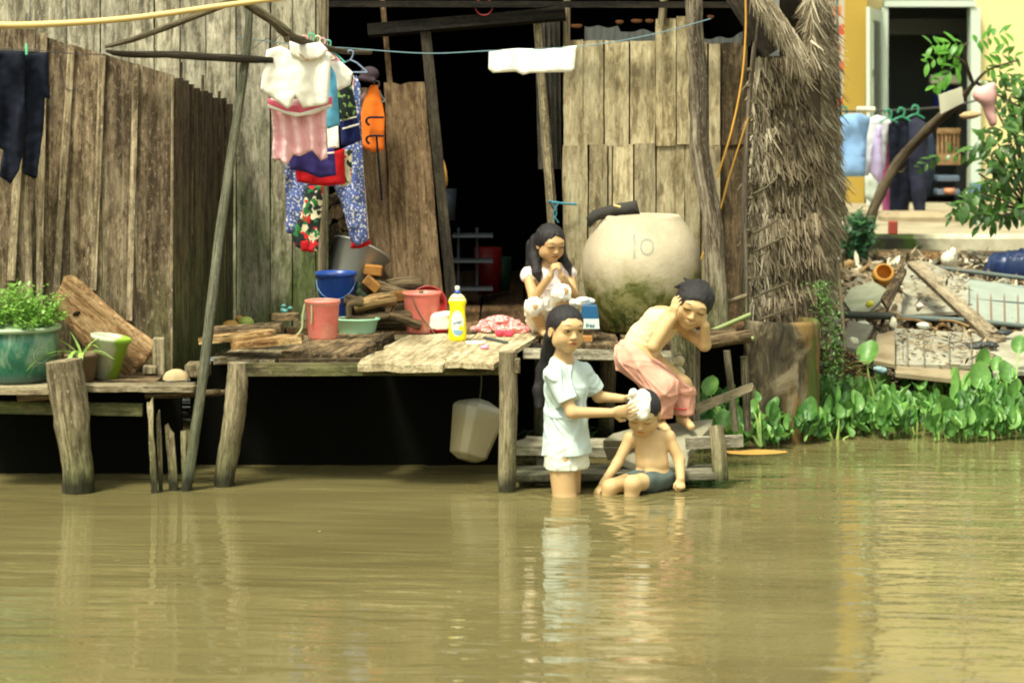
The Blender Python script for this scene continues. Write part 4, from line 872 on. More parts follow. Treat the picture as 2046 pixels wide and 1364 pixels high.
mb=MB(); mb.path([P(1372,850,.7),P(1370,780,.7),P(1366,700,.7),P(1364,655,.7)],[.05,.05,.056,.056],12,wob=.15); solo('thick_post',mb,W_bark,'thick mottled post right behind the leaning child','post')
mb=MB(); mb.tube([P(1392,850,.8),P(1392,690,.8)],.015,8,wob=.1); solo('thin_post',mb,W_post,'thin grey post touching the thick mottled post','post')
def f(S):
    c=P(1345,742,.55)
    for i in range(22): S.ell(c+V((rnd(-.035,.035),rnd(-.02,.02),rnd(-.05,.05))),(rnd(.012,.02),)*3,k=.008)
    S.fold(.002,160,6,(1,1,1))
c=P(1345,742,.55); blob('scrub_cloth',c-V((.08,.06,.09)),c+V((.08,.06,.09)),.003,f,plain('cream_lump',(.58,.54,.36),.9,.2,.4,30,.4),'lumpy cream scrubbing cloth hung on the thick post','cloth')
mb=MB(); mb.plank(P(1388,818,.55),P(1503,772,.6),(0,.1,1),(.045,.03),.02,n=12,m=2,rag=(0,.03),t=.2); solo('prop_plank',mb,W_post,'slanting grey plank leaning right of the thick post','plank')
for a,b,y,r,lab in (((1452,700),(1470,860),.9,.016,'leaning stick under the right floor edge'),((1487,712),(1494,860),.95,.018,'upright reddish stick near the mossy drum'),):
    mb=MB(); mb.tube([P(*a,y),P(*b,y)],r,8,wob=.2); solo('stick',mb,W_bark,lab,'stick')
for a,b,y,m_,lab in (((1418,663),(1500,628),1.05,W_green,'upper green bamboo stick beside the crooked post'),((1400,688),(1506,676),.9,W_green,'lower green bamboo stick beside the crooked post'),((1430,612),(1492,590),1.35,W_post,'grey stick poking from the thatch')):
    mb=MB(); mb.tube([P(*a,y),P(*b,y)],.011,8,wob=.06); solo('bamboo_stick',mb,m_,lab,'stick')
OC=plain('orange_cane',(.62,.33,.06),.5,.3,.2,10,.05)
mb=MB(); mb.path([P(1489,-30,1.45),P(1490,60,1.45),P(1482,160,1.45),P(1462,260,1.45),P(1433,355,1.45)],.005,7); solo('cane_strip',mb,OC,'long bent orange cane hanging beside the crooked post','cane')
mb=MB(); mb.path([P(1495,235,1.5),P(1480,280,1.5),P(1455,360,1.5),P(1437,425,1.5),P(1400,520,1.5)],.004,7); solo('cane_strip',mb,OC,'shorter orange cane crossing behind the crooked post','cane')
mb=MB(); mb.leaf(P(1455,905,.35),(1,.0,.02),(0,-.3,1),.25,.05,.0,8,t=.5,fold=.1); 
for v in range(len(mb.v)): pass
mb.tube([P(1450,903,.36),P(1570,903,.36)],.006,6); solo('palm_sheath',mb,plain('orange_brown_sheath',(.40,.22,.05),.6,.3,.3,20,.2),'orange-brown palm sheath floating beside the post stub','palm sheath')
# ------------------------------------------------------------ hanging clothes
def floral(base,spots,scale=60,th=.35):
    def f(s,g,c):
        for i,(col,sc_,lo,hi) in enumerate(spots):
            n=s.noise(s.mapv(g,(1,1,1),(i*3.3,i,0)),sc_,2,.5); c=s.mix(s.maprange(n,lo,hi),c,col)
        return c
    return f
CR=cloth('cream_white_cloth',(.82,.78,.70),var=.12,bs=.5); PK=cloth('pink_cloth',(.88,.54,.57)); PKD=cloth('deep_pink_cloth',(.80,.16,.24)); SKY_=cloth('sky_blue_cloth',(.10,.34,.52)); NAVY=cloth('navy_cloth',(.015,.02,.10)); PURP=cloth('dark_purple_cloth',(.035,.025,.13)); RED=cloth('red_cloth',(.45,.01,.015)); BLK=cloth('black_cloth',(.004,.006,.015),rough=.7)
BF=cloth('blue_floral_cloth',(.085,.12,.32),floral(0,[((.62,.62,.66),95,.56,.60)])); MF=cloth('mixed_floral_cloth',(.02,.03,.03),floral(0,[((.70,.64,.44),22,.52,.55),((.03,.16,.05),30,.56,.59),((.60,.02,.03),26,.58,.61)])); GF=cloth('dark_green_floral_cloth',(.02,.03,.03),floral(0,[((.26,.40,.12),45,.56,.60)]))
def garment(name,poly,Y,mat,label,cat='garment',parts=(),group='clothes on hangers by the wall',**k):
    mb=cloth_slab(poly,Y,**k); lo,hi=mb.bounds(); t=thing(name,label,cat,((lo[0]+hi[0])/2,(lo[1]+hi[1])/2,hi[2]),group)
    part('cloth',mb,mat,t)
    for nm,pl,dy,mt,kk in parts: part(nm,cloth_slab(pl,Y+dy,**kk),mt,t)
    return t
garment('blouse',[(533,100),(560,92),(600,112),(640,98),(662,108),(660,150),(656,205),(648,210),(605,216),(590,190),(582,212),(575,218),(548,200),(520,178),(524,150)],.50,CR,'cream white blouse nearest the camera on the hangers',seed=1,foldamp=.009,th=.010,foldf=50,parts=[('collar',[(578,82),(600,90),(640,84),(656,100),(640,118),(608,122),(580,110)],-.02,CR,dict(th=.008,foldamp=.006,seed=3)),('stain',[(592,104),(618,118),(640,112),(612,122)],-.028,cloth('tan_stain',(.55,.38,.26)),dict(th=.004,foldamp=.002))])
garment('dress',[(540,196),(582,200),(640,190),(656,192),(652,250),(655,315),(640,322),(625,300),(600,312),(585,310),(575,328),(545,316),(546,260)],.60,PK,'pale pink pleated dress under the cream blouse',seed=2,foldamp=.026,foldf=120,th=.010,parts=[('hem_band',[(534,196),(575,212),(640,204),(664,192),(664,214),(630,226),(590,232),(536,218)],-.035,PKD,dict(th=.008,foldamp=.008,seed=5)),('hem_trim',[(534,208),(570,222),(600,226),(662,208),(664,213),(628,228),(590,234),(536,216)],-.05,CR,dict(th=.006,foldamp=.004,seed=5))])
garment('shirt',[(648,150),(660,130),(672,150),(679,250),(655,258),(640,200)],.78,SKY_,'bright blue shirt peeping out right of the pink dress',seed=4,th=.008)
garment('undershirt',[(548,232),(552,225),(552,255),(545,254)],.8,SKY_,'sliver of blue cloth left of the pink dress',seed=4,th=.01)
garment('shirt',[(652,120),(680,122),(705,145),(700,170),(672,184),(678,295),(655,300),(650,200)],.95,CR,'white shirt hanging behind the blue shirt',seed=6,th=.010)
garment('skirt',[(668,182),(702,168),(712,215),(710,230),(682,242),(676,200)],1.08,GF,'dark green floral top with yellow-green blossoms',seed=7,th=.008)
garment('skirt',[(678,240),(712,222),(722,280),(700,290),(682,292)],1.1,NAVY,'navy pleated skirt with two white stripes',seed=8,th=.008,foldf=140,parts=[('stripe',[(684,256),(718,246),(718,250),(684,260)],-.018,CR,dict(th=.006,foldamp=.0)),('stripe',[(680,240),(713,232),(713,235),(680,243)],-.018,CR,dict(th=.006,foldamp=.0))])
garment('shorts',[(574,300),(668,296),(672,350),(640,356),(612,345),(580,338)],.84,PURP,'dark purple shorts under the pink dress',seed=9,th=.010,parts=[('stripe',[(652,305),(668,303),(668,307),(652,309)],-.022,CR,dict(th=.005,foldamp=0))])
garment('shorts',[(588,330),(688,296),(690,368),(650,372),(594,364)],.92,RED,'red shorts behind the dark purple shorts',seed=10,th=.008)
garment('blouse',[(680,300),(704,298),(702,365),(684,375),(676,350)],1.0,cloth('cream_floral_cloth',(.62,.58,.40),floral(0,[((.02,.03,.02),30,.54,.58),((.5,.02,.03),24,.6,.62)])),'cream and dark floral cloth right of the red shorts',seed=11,th=.008)
garment('trousers',[(570,300),(612,330),(700,290),(708,160),(712,150),(720,170),(724,300),(736,480),(712,492),(700,480),(688,430),(668,372),(640,372),(612,376),(604,460),(590,470),(572,465),(570,380)],1.2,BF,'long blue trousers with white flowers hanging lowest',seed=12,foldamp=.02,foldf=50,th=.014)
garment('dress',[(612,372),(646,370),(644,400),(636,500),(620,505),(590,492),(582,470),(604,420)],1.1,MF,'colourful leaf-print cloth with red flowers hanging low',seed=13,foldamp=.01,th=.010,parts=[('red_flower',[(601,482),(616,480),(616,502),(602,502)],-.025,RED,dict(th=.01,foldamp=.002))])
garment('cloth_strip',[(702,484),(738,478),(742,488),(720,496),(700,497)],1.28,RED,'red cuff below the blue flowered trousers',seed=14,th=.012)
garment('shirt_edge',[(706,150),(716,165),(724,300),(738,476),(733,478),(716,300),(702,180)],1.26,cloth('pink_dots_cloth',(.62,.36,.34),floral(0,[((.85,.8,.7),60,.5,.54)])),'thin strip of pink dotted cloth along the blue trousers',seed=15,th=.012)
# life vest
t=garment('life_vest',[(740,170),(754,170),(764,205),(769,235),(767,300),(747,305),(717,292),(717,240),(726,205)],1.75,cloth('orange_vest',(.78,.17,.02)),'orange life vest with black straps on a hanger',cat='life vest',group=None,seed=16,th=.014,foldamp=.006)
mb=MB()
for py in (235,272):
    mb.path([P(738,py+16,1.71),P(732,py+8,1.71),P(738,py,1.71),P(767,py,1.71)],.006,6)
mb.path([P(752,270,1.71),P(757,330,1.74),P(763,400,1.78)],.005,6); part('strap',mb,BLK,t)
mb=cloth_slab([(736,176),(742,172),(722,292),(710,250),(712,200)],1.78,th=.008,seed=3); solo('vest_lining',mb,cloth('brown_lining',(.20,.12,.10)),'dull brown cloth beside the orange vest','cloth',None)
def f(S):
    c=P(738,148,1.75)
    S.ell(c,(.045,.04,.035),k=.01); S.cap(c+V((-.04,-.03,-.02)),c+V((.02,-.03,-.03)),.012,.012,k=.01)
c=P(738,148,1.75); blob('cap',c-V((.08,.08,.07)),c+V((.08,.08,.07)),.004,f,cloth('dark_plum_cloth',(.05,.035,.045)),'dark plum cap hanging above the life vest','cap')
# hangers
HG=[(P(608,92,.5),(.75,.35,.3)),(P(622,88,.6),(.05,.45,.25)),(P(634,92,.75),(.7,.65,.45)),(P(644,96,.9),(.75,.35,.45)),(P(655,100,1.0),(.1,.45,.35)),(P(700,120,1.2),(.20,.28,.42))]
hm={}
def hanger(p,col,label,grp,w=.15):
    if col not in hm: hm[col]=plain('hanger_plastic',col,.4)
    mb=MB(); mb.path([p+V((-.012,0,.028)),p+V((-.004,0,.042)),p+V((.012,0,.036)),p+V((.010,0,.016)),p+V((0,0,0))],.0035,6); mb.path([p+V((-w/2,0,-.055)),p,p+V((w/2,0,-.055))],.004,6,sub=3); mb.tube([p+V((-w/2,0,-.055)),p+V((w/2,0,-.055))],.0035,6)
    return solo('clothes_hanger',mb,hm[col],label,'hanger',grp)
for (p,col),lab in zip(HG,('pale pink hanger nearest the camera','green hanger above the cream blouse','cream hanger in the middle of the row','pink hanger right of the cream one','teal hanger beside the pink one','blue-grey hanger of the flowered trousers')): hanger(p,col,lab,'hangers on the knotty branch')
hanger(P(752,180,1.75),(.12,.11,.10),'dark hanger of the orange life vest',None,.08)
# white cloth on the line
mb=cloth_slab([(977,102),(1035,97),(1090,99),(1152,91),(1148,138),(1140,144),(1060,146),(1045,150),(1030,143),(985,146),(976,138)],1.1,th=.008,foldamp=.004,seed=21); solo('white_towel',mb,cloth('bright_white_cloth',(.90,.88,.80)),'bright white folded cloth pegged on the clothesline','towel')
# wet black clothes
mb=cloth_slab([(-60,98),(50,102),(52,250),(48,300),(40,340),(20,368),(0,352),(6,300),(-10,290),(-60,300)],.30,th=.008,foldamp=.02,foldf=60,seed=22,res=.014); solo('black_trousers',mb,BLK,'wet black trousers hanging at the far left edge','trousers')
mb=cloth_slab([(46,102),(97,105),(98,160),(102,198),(90,196),(86,250),(74,355),(66,358),(48,345),(50,260)],.33,th=.008,foldamp=.016,foldf=60,seed=23,res=.014); solo('black_shirt',mb,BLK,'wet black shirt hanging right of the green peg','shirt')
mb=MB(); mb.box(P(53,99,.28),(.009,.012,.045)); mb.box(P(54,102,.275),(.006,.014,.03)); solo('clothes_peg',mb,plain('green_peg',(.15,.62,.36),.4),'small green clothes peg on the dark line','peg')
# ------------------------------------------------------------ people
def basis(f,u):
    f=V(f).normalized(); u=V(u); u=(u-f*u.dot(f)).normalized(); x=f.cross(u); return np.array([[x[i],f[i],u[i]] for i in range(3)])
def head(S,c,H,f,u,reg,open_=.0,eyes=1.0,ears=True):
    """c: middle of the head, H: chin to crown"""
    R=basis(f,u); c=np.array(c)
    L=lambda x,y,z: c+R@np.array([x,y,z])*H
    E=lambda p,r,k=.008,op='+': S.ell(L(*p),tuple(a*H for a in r),R,k,op)
    E((0,-.06,.14),(.355,.42,.36),.01); E((0,.13,-.10),(.285,.255,.34),.02); E((0,.20,-.36),(.12,.11,.10),.02)
    for s_ in (-1,1):
        E((.165*s_,.21,-.16),(.125,.12,.14),.015); E((.24*s_,.05,-.24),(.08,.12,.12),.02)
        E((.145*s_,.375,.02),(.085,.05,.045),.006,'-'); E((.145*s_,.315,.015),(.078,.07,.05),.004)
        if ears: E((.345*s_,-.06,-.06),(.035,.075,.115),.006); E((.375*s_,-.03,-.06),(.02,.04,.07),.004,'-')
        E((.045*s_,.40,-.135),(.035,.035,.028),.006)
    E((0,.33,.12),(.2,.08,.07),.03)
    S.cap(L(0,.35,.04),L(0,.425,-.11),.028*H,.045*H,.008); E((0,.43,-.12),(.042,.035,.032),.006)
    E((0,.355,-.235),(.095,.045,.022),.006); E((0,.345,-.275),(.08,.045,.025),.006); E((0,.40,-.253),(.08,.03,.008+open_),.003,'-')
    reg.append((c,R,H,eyes,open_))
def headcol(v,reg,C):
    for c,R,H,eyes,op in reg:
        l=(v-c)@R/H
        x,y,z=l[:,0],l[:,1],l[:,2]; ax=np.abs(x)
        def bl(m,col):
            m=np.clip(m,0,1)[:,None]; C[:]=C*(1-m)+np.array(col)*m
        fr=y>.18
        bl(fr*np.clip(1.2-np.sqrt(((ax-.15)/.10)**2+((z-.125-.02*np.cos((ax-.15)*20))/.018)**2),0,1),(.12,.08,.07))
        e=np.sqrt(((ax-.145)/.078)**2+((z-.015)/(.030*eyes+.006))**2)
        bl(fr*np.clip((1.15-e)*4,0,1),(.9,.95,1.0) if eyes>.6 else (.25,.15,.1))
        bl(fr*(np.abs(z-.015-.026*eyes)<.012)*(np.abs(ax-.145)<.085)*.9,(.10,.06,.05))
        i=np.sqrt(((ax-.145)/.034)**2+((z-.018)/.032)**2); bl(fr*np.clip((1.1-i)*5,0,1)*(np.abs(z-.015)<.03*eyes+.004),(.05,.035,.03))
        sm=op>.01; mw=.15 if sm else .105; zz=z+.253-(x*x*2.2 if sm else 0); m_=np.sqrt((x/mw)**2+(zz/(.055 if sm else .042))**2); bl(fr*np.clip((1.1-m_)*3,0,1)*.8,(1.0,.48,.42))
        bl(fr*(np.abs(zz)<(.026 if sm else .010+op*.6))*(np.abs(x)<mw*.8)*.9,(1.1,1.3,1.6) if sm else (.28,.10,.08))
        if sm: bl(fr*(np.abs(np.abs(x)-.17-.1*(z+.2))<.012)*(np.abs(z+.2)<.07)*.4,(.6,.45,.4))
        bl((y>.3)*np.clip(1-np.sqrt(((ax-.032)/.018)**2+((z+.158)/.014)**2),0,1)*1.5*1.0,(.25,.13,.1))
        ch=np.sqrt(((ax-.2)/.13)**2+((z+.12)/.11)**2); bl(fr*np.clip(1-ch,0,1)*.25,(1.1,.72,.62))
    return C
def bodycol(reg):
    def f(v):
        C=np.ones((len(v),3)); n=np.sin(v[:,0]*40)*np.sin(v[:,2]*37+1)*.03+1; C*=n[:,None]; return headcol(v,reg,C)
    return f
def hand(S,w,d,pn,L=.13,curl=(.3,.35,.4),side=1,spread=.12,thumb=.8,r=.0062):
    """w wrist, d pointing direction, pn the way the palm faces, side +1/-1 for the thumb side"""
    w=V(w);d=V(d).normalized();pn=V(pn);pn=(pn-d*pn.dot(d)).normalized();x=d.cross(pn)*side
    R=[[x[i],pn[i],d[i]] for i in range(3)]
    S.ell(w+d*L*.26,(L*.20,L*.095,L*.27),R,.008); S.ell(w+d*L*.40-pn*L*.01,(L*.215,L*.075,L*.12),R,.006)
    for i,(off,ln) in enumerate(((.165,.42),(.055,.47),(-.055,.44),(-.16,.34))):
        p=w+d*L*(.47-.03*abs(i-1))+x*L*off; a=0; dd=(d+x*spread*(1.5-i)*.5).normalized(); rr=r*(1,1.02,.98,.86)[i]
        for j,(fr,c) in enumerate(zip((.46,.31,.25),curl)):
            a+=c*(1+.18*i*.5); q=p+(dd*math.cos(a)+pn*math.sin(a))*L*ln*fr; S.cap(p,q,rr*(1-.09*j),rr*(1-.09*(j+1)),.0025); p=q
    p=w+d*L*.14+x*L*.15+pn*L*.03; q=p+(d*.62+x*thumb+pn*.15).normalized()*L*.2; S.cap(p,q,r*1.35,r*1.1,.006); q2=q+(d*.9+x*thumb*.25+pn*.45).normalized()*L*.17; S.cap(q,q2,r*1.1,r*.85,.003)
def person(label,c): return thing('person',label,'person',c)
def hairshell(S,c,H,f,u,grow=1.09,line=.25,fr=(.33,.36,.46),facec=(0,.36,-.16),ear=True,drop=0):
    R=basis(f,u); c=np.array(c); L=lambda x,y,z: c+R@np.array([x,y,z])*H
    E=lambda p,r,k=.008,op='+': S.ell(L(*p),tuple(a*H for a in r),R,k,op)
    E((0,-.07,.15),(.355*grow,.42*grow,.36*grow),.01); E((0,-.17,-.02+drop),(.33*grow,.30*grow,.33),.02)
    E(facec,fr,.006,'-')
    if ear:
        for s_ in (-1,1): E((.40*s_,.0,-.09),(.12,.11,.15),.01,'-')
    return L
def J(Y0): return lambda px,py,dy=0: P(px,py,Y0+dy)

# ---- standing girl washing the child's hair
j=J(-.02); g1=person('girl in pale tee and white shorts standing in the river washing the small child hair',P(1130,1000,-.02))
reg=[]; S=Sdf(j(1060,600,-.26)-V((0,0,.0)),j(1310,595,.26)+V((0,0,.02)),.003) if 0 else Sdf((j(1062,700).x,-.28,-.25),(j(1312,700).x,.24,j(1100,596).z),.003)
HC=j(1131,659,-.03); HF=(.42,-.90,-.03); HU=(.06,-.02,1)
head(S,HC,.188,HF,HU,reg,open_=.006)
nb=j(1124,722,.0)
S.cap(j(1128,690,.0),nb,.033,.036,.015); B=basis((.8,-.6,0),(0,0,1))
S.ell(j(1130,768,0),(.086,.060,.095),B,.03); S.ell(j(1129,840,0),(.068,.052,.09),B,.02); S.ell(j(1130,905,0),(.076,.062,.06),B,.02)
s1,e1,w1=j(1108,748,-.085),j(1143,824,-.13),j(1222,824,-.12); S.cap(nb,s1,.035,.036,.02); S.chain([s1,e1,w1],[.031,.024,.017],.012)
s2,e2,w2=j(1163,744,.075),j(1196,792,.10),j(1244,796,.05); S.cap(nb,s2,.035,.034,.02); S.chain([s2,e2,w2],[.029,.023,.016],.012)
S.chain([j(1121,915,-.05),j(1129,1000,-.05),j(1130,1105,-.04)],[.053,.048,.038],.015); S.chain([j(1136,915,.05),j(1137,1000,.04),j(1138,1105,.04)],[.052,.045,.035],.015)
hand(S,w1,(1,.02,.10),(.05,1,.2),.125,(.25,.3,.3),side=-1,r=.0066)
hand(S,w2,(1,-.25,.10),(-.1,-.6,-.8),.115,(.3,.35,.3),side=1,r=.0062)
part('body',S.mesh(bodycol(reg)),SK1,g1)
S=Sdf((j(1060,700).x,-.15,j(1100,840).z),(j(1185,700).x,.22,j(1100,596).z),.003)
L=hairshell(S,HC,.188,HF,HU,grow=1.07,fr=(.36,.40,.46),facec=(.03,.40,-.17))
for dx,r0,r1 in ((0,.036,.026),(-6,.03,.02)):
    S.chain([j(1102,672,.07),j(1096,705,.11),j(1088,740,.13),j(1080+dx,780,.12),j(1080+dx,812,.10)],[.026,.024,r0*.8,r1*.8,.01],.02)
S.fold(.0009,380,10,(1,1,.05),3); part('hair',S.mesh(),HAIR,g1)
TEE=cloth('pale_blue_white_tee',(.52,.62,.60),var=.10,bs=.4)
S=Sdf((j(1070,700).x,-.22,j(1100,925).z),(j(1215,700).x,.22,j(1100,705).z),.003)
S.ell(j(1130,768,0),(.102,.076,.105),B,.03); S.cap(j(1131,790,0),j(1132,915,0),.080,.103,.03)
S.cap(nb-V((0,0,.012)),s1,.040,.041,.02); S.cap(nb-V((0,0,.012)),s2,.040,.039,.02)
S.cap(s1,s1.lerp(e1,.72),.040,.042,.02); S.cap(s2,s2.lerp(e2,.75),.038,.038,.02)
S.fold(.0030,40,7,(1,1,.45),5); S.crease(.0034,26,6,(1,1,.45),6)
S.half(j(1130,906,0),(.05,0,-1)); S.cuthalfnear(s1.lerp(e1,.72),e1-s1,.075); S.cuthalfnear(s2.lerp(e2,.78),e2-s2,.07)
S.cap(nb+V((.012,-.02,.0)),nb+V((.02,-.05,.06)),.034,.045,.006,'-')
S.cap(j(1126,930,0),j(1128,893,0),.066,.062,.01,'-')
part('tee_shirt',S.mesh(),TEE,g1)
S=Sdf((j(1080,700).x,-.16,j(1100,950).z),(j(1180,700).x,.18,j(1100,880).z),.003)
S.cap(j(1120,900,-.04),j(1122,935,-.045),.058,.062,.015); S.cap(j(1139,900,.04),j(1139,935,.04),.058,.062,.015); S.cap(j(1131,893,0),j(1132,924,0),.084,.088,.015); S.crease(.003,50,6,(1,1,.4),8); S.half(j(1130,934,0),(0,0,-1)); part('shorts',S.mesh(),cloth('white_shorts',(.66,.68,.58)),g1)

# ---- small child seated on the step, hair full of lather
j=J(.05); g2=person('small seated child on the step with lathered hair and head bowed, legs in the water',P(1300,960,.05))
reg=[]; S=Sdf((j(1170,700).x,-.26,-.16),(j(1395,700).x,.18,j(1100,765).z),.003)
HC=j(1286,826,-.03); HF=(-.22,-.86,-.46); HU=(-.05,-.45,.88); H2=.180; head(S,HC,H2,HF,HU,reg,eyes=.25)
nb=j(1294,872,.02); S.cap(j(1291,850,.01),nb,.028,.032,.015); B=basis((-.3,-.95,0),(.03,0,1))
S.ell(j(1300,895,.03),(.068,.052,.06),B,.03); S.ell(j(1303,925,.02),(.068,.06,.055),B,.03); S.ell(j(1307,952,.04),(.078,.062,.045),B,.03)
sa,ea,wa=j(1259,876,.03),j(1233,925,.0),j(1204,966,-.06); S.cap(nb,sa,.028,.027,.02); S.chain([sa,ea,wa],[.025,.020,.015],.012)
sb,eb,wb=j(1335,872,.03),j(1357,918,.02),j(1360,956,-.03); S.cap(nb,sb,.028,.027,.02); S.chain([sb,eb,wb],[.026,.022,.017],.012)
S.chain([j(1288,955,.02),j(1220,972,-.10),j(1204,1040,-.09)],[.044,.031,.022],.015); S.chain([j(1320,955,.02),j(1264,966,-.14),j(1258,1050,-.12)],[.046,.033,.023],.015)
hand(S,wa,(-.55,-.25,-.8),(.2,.3,-.8),.085,(.2,.25,.3),side=1,r=.005)
hand(S,wb,(.0,-.45,-.8),(-.2,.8,-.4),.085,(1.1,1.2,.9),side=-1,thumb=.5,r=.0056)
part('body',S.mesh(bodycol(reg)),SKG,g2)
S=Sdf((j(1220,700).x,-.20,j(1100,880).z),(j(1340,700).x,.16,j(1100,755).z),.003); L=hairshell(S,HC,H2,HF,HU,grow=1.05,fr=(.34,.40,.50),facec=(0,.38,-.22)); part('hair',S.mesh(),HAIR,g2)
S=Sdf((j(1210,700).x,-.22,j(1100,870).z),(j(1330,700).x,.16,j(1100,750).z),.003)
R=basis(HF,HU); L=lambda x,y,z: np.array(HC)+R@np.array([x,y,z])*H2
rs=random.Random(4)
for i in range(90):
    a=rs.uniform(-2.0,.85); b=rs.uniform(.02,1.45); x=math.sin(a)*math.cos(b); y=math.cos(a)*math.cos(b)
    p=L(.37*math.copysign(abs(x),x),.44*y-.06,.13+.37*math.sin(b))
    q=0
    if p[0]>j(1289,800).x: continue
    S.ell(p,(rs.uniform(.010,.018),)*3,None,.022)
for i in range(16): S.ell(j(1270+rs.uniform(-10,14),798+rs.uniform(-16,14),-.09+rs.uniform(-.03,.04)),(rs.uniform(.008,.013),)*3,None,.018)
for i in range(6): S.ell(np.array(L(.28+rs.uniform(-.1,.06),.2+rs.uniform(-.3,.15),.30+rs.uniform(-.1,.12))),(.012,.008,.004),None,.006)
S.fold(.0022,170,8,(1,1,1),2); x=NT('soap_lather'); x.bump(x.noise(x.attr('g'),260,3),.5,.002); part('soap_lather',S.mesh(),x.fin((.82,.82,.74),.6,.4,Subsurface_Weight=.2),g2)
S=Sdf((j(1225,700).x,-.22,j(1100,990).z),(j(1365,700).x,.18,j(1100,925).z),.003)
S.ell(j(1307,954,.04),(.085,.069,.046),B,.02); S.cap(j(1290,956,.02),j(1252,966,-.045),.050,.044,.015); S.cap(j(1320,956,.02),j(1287,962,-.07),.052,.045,.015); S.fold(.002,90,6,(1,1,1),4)
S.half(j(1307,937,0),(0,0,1)); S.half(j(1256,965,-.05),(-1,-.9,0) if 0 else (-.8,-.75,-.1)); part('shorts',S.mesh(),cloth('olive_shorts',(.10,.13,.12),var=.3),g2)

# ---- leaning child holding the head, pink trousers
j=J(.47); g3=person('laughing child in pink trousers bending forward, hands on both ears',P(1320,850,.47))
reg=[]; S=Sdf((j(1225,700).x,.17,j(1100,870).z),(j(1432,700).x,.68,j(1100,550).z),.003)
HC=j(1384,612,-.07); HF=(-.02,-.95,-.24); HU=(.33,-.20,.92); H3=.198; head(S,HC,H3,HF,HU,reg,open_=.012,eyes=.3)
nb=j(1352,640,.01); S.cap(j(1372,630,-.02),nb,.03,.036,.015)
Bt=basis((.55,-.75,-.3),(.62,-.15,.77))
S.chain([j(1274,708,.02),j(1290,678,.02),j(1322,645,.0),j(1346,636,0)],[.074,.066,.068,.045],.03)
sa,ea,wa=j(1333,640,-.08),j(1306,692,-.15),j(1345,634,-.17); S.cap(nb,sa,.035,.03,.02); S.chain([sa,ea,wa],[.031,.025,.018],.010)
sb,eb,wb=j(1374,662,.03),j(1408,689,-.05),j(1409,650,-.10); S.cap(nb,sb,.035,.028,.02); S.chain([sb,eb,wb],[.028,.026,.018],.010)
hand(S,wa,(.12,-.1,1),(.75,.6,0),.10,(.2,.3,.35),side=1,r=.0058); hand(S,wb,(-.12,-.0,1),(-1,.3,0),.095,(.2,.3,.3),side=-1,r=.0056)
na,ka,fa=j(1268,715,-.04),j(1326,772,-.11),j(1316,842,-.07); nb2,kb,fb=j(1286,715,.06),j(1362,770,.0),j(1364,836,.0)
S.chain([na,ka,fa],[.065,.042,.026],.015); S.chain([nb2,kb,fb],[.06,.042,.026],.015)
S.cap(fa,fa+V((.03,-.09,-.022)),.022,.016,.01); S.cap(fb,fb+V((.03,-.09,-.022)),.022,.016,.01)
part('body',S.mesh(bodycol(reg)),SKG,g3)
S=Sdf((j(1320,700).x,.22,j(1100,660).z),(j(1440,700).x,.66,j(1100,540).z),.003); L=hairshell(S,HC,H3,HF,HU,grow=1.12,fr=(.31,.40,.47),facec=(-.02,.36,-.20),ear=False)
rs=random.Random(8); Rb=basis(HF,HU)
for i in range(46):
    a=rs.uniform(-3.1,3.1); b=rs.uniform(.1,1.4); d=np.array([math.sin(a)*math.cos(b),-.2+math.cos(a)*math.cos(b)*.9,math.sin(b)]); 
    if d[1]>.35 and d[2]<.55: continue
    p=np.array([0,-.07,.13])+d*np.array([.36,.43,.37]); q=p+d*.10+np.array([rs.uniform(.0,.08),0,rs.uniform(-.18,-.04)]); S.cap(L(*p),L(*q),.012,.004,.012)
S.ell(L(-.02,.38,-.20),(.30*H3,.30*H3,.44*H3),Rb,.004,'-'); S.fold(.001,200,6,(1,1,1),2); part('hair',S.mesh(),HAIR,g3)
S=Sdf((j(1225,700).x,.17,j(1100,850).z),(j(1400,700).x,.72,j(1100,680).z),.003)
S.cap(j(1270,706,.02),j(1284,694,.02),.086,.074,.01); S.chain([na,ka,fa.lerp(ka,.15)],[.080,.062,.052],.02); S.chain([nb2,kb,fb.lerp(kb,.1)],[.072,.058,.046],.02)
S.fold(.002,40,5,(1,1,1),9); S.crease(.0035,28,6,(.8,.8,1),10); S.half(j(1283,690,.02),(.62,-.1,.78)); S.cuthalfnear(j(1318,832,-.07),(-.1,0,-1),.11); S.cuthalfnear(j(1366,828,0),(0,0,-1),.075)
part('trousers',S.mesh(),cloth('pink_trousers',(.70,.36,.27),var=.3),g3)
mb=MB(); mb.path([j(1348,815,-.05),j(1366,818,-.055),j(1382,812,-.03)],.004,6); part('cuff_trim',mb,cloth('deep_pink_trim',(.75,.12,.12)),g3)
S=Sdf((j(1225,700).x,.2,j(1100,730).z),(j(1400,700).x,.68,j(1100,615).z),.003)
S.chain([j(1276,704,.02),j(1290,678,.02),j(1321,646,.0),j(1340,638,0)],[.079,.071,.073,.048],.03); S.crease(.0015,40,6,(1,1,1),2); S.half(j(1276,706,.02),(-.62,.1,-.78)); S.cap(nb,j(1370,625,-.03),.046,.06,.004,'-')
S.ell(sa+V((.0,-.02,-.01)),(.040,.05,.046),None,.004,'-'); S.ell(sb+V((.01,-.0,-.01)),(.036,.045,.040),None,.004,'-')
part('vest_top',S.mesh(),cloth('cream_vest_cloth',(.74,.60,.36),var=.15),g3)

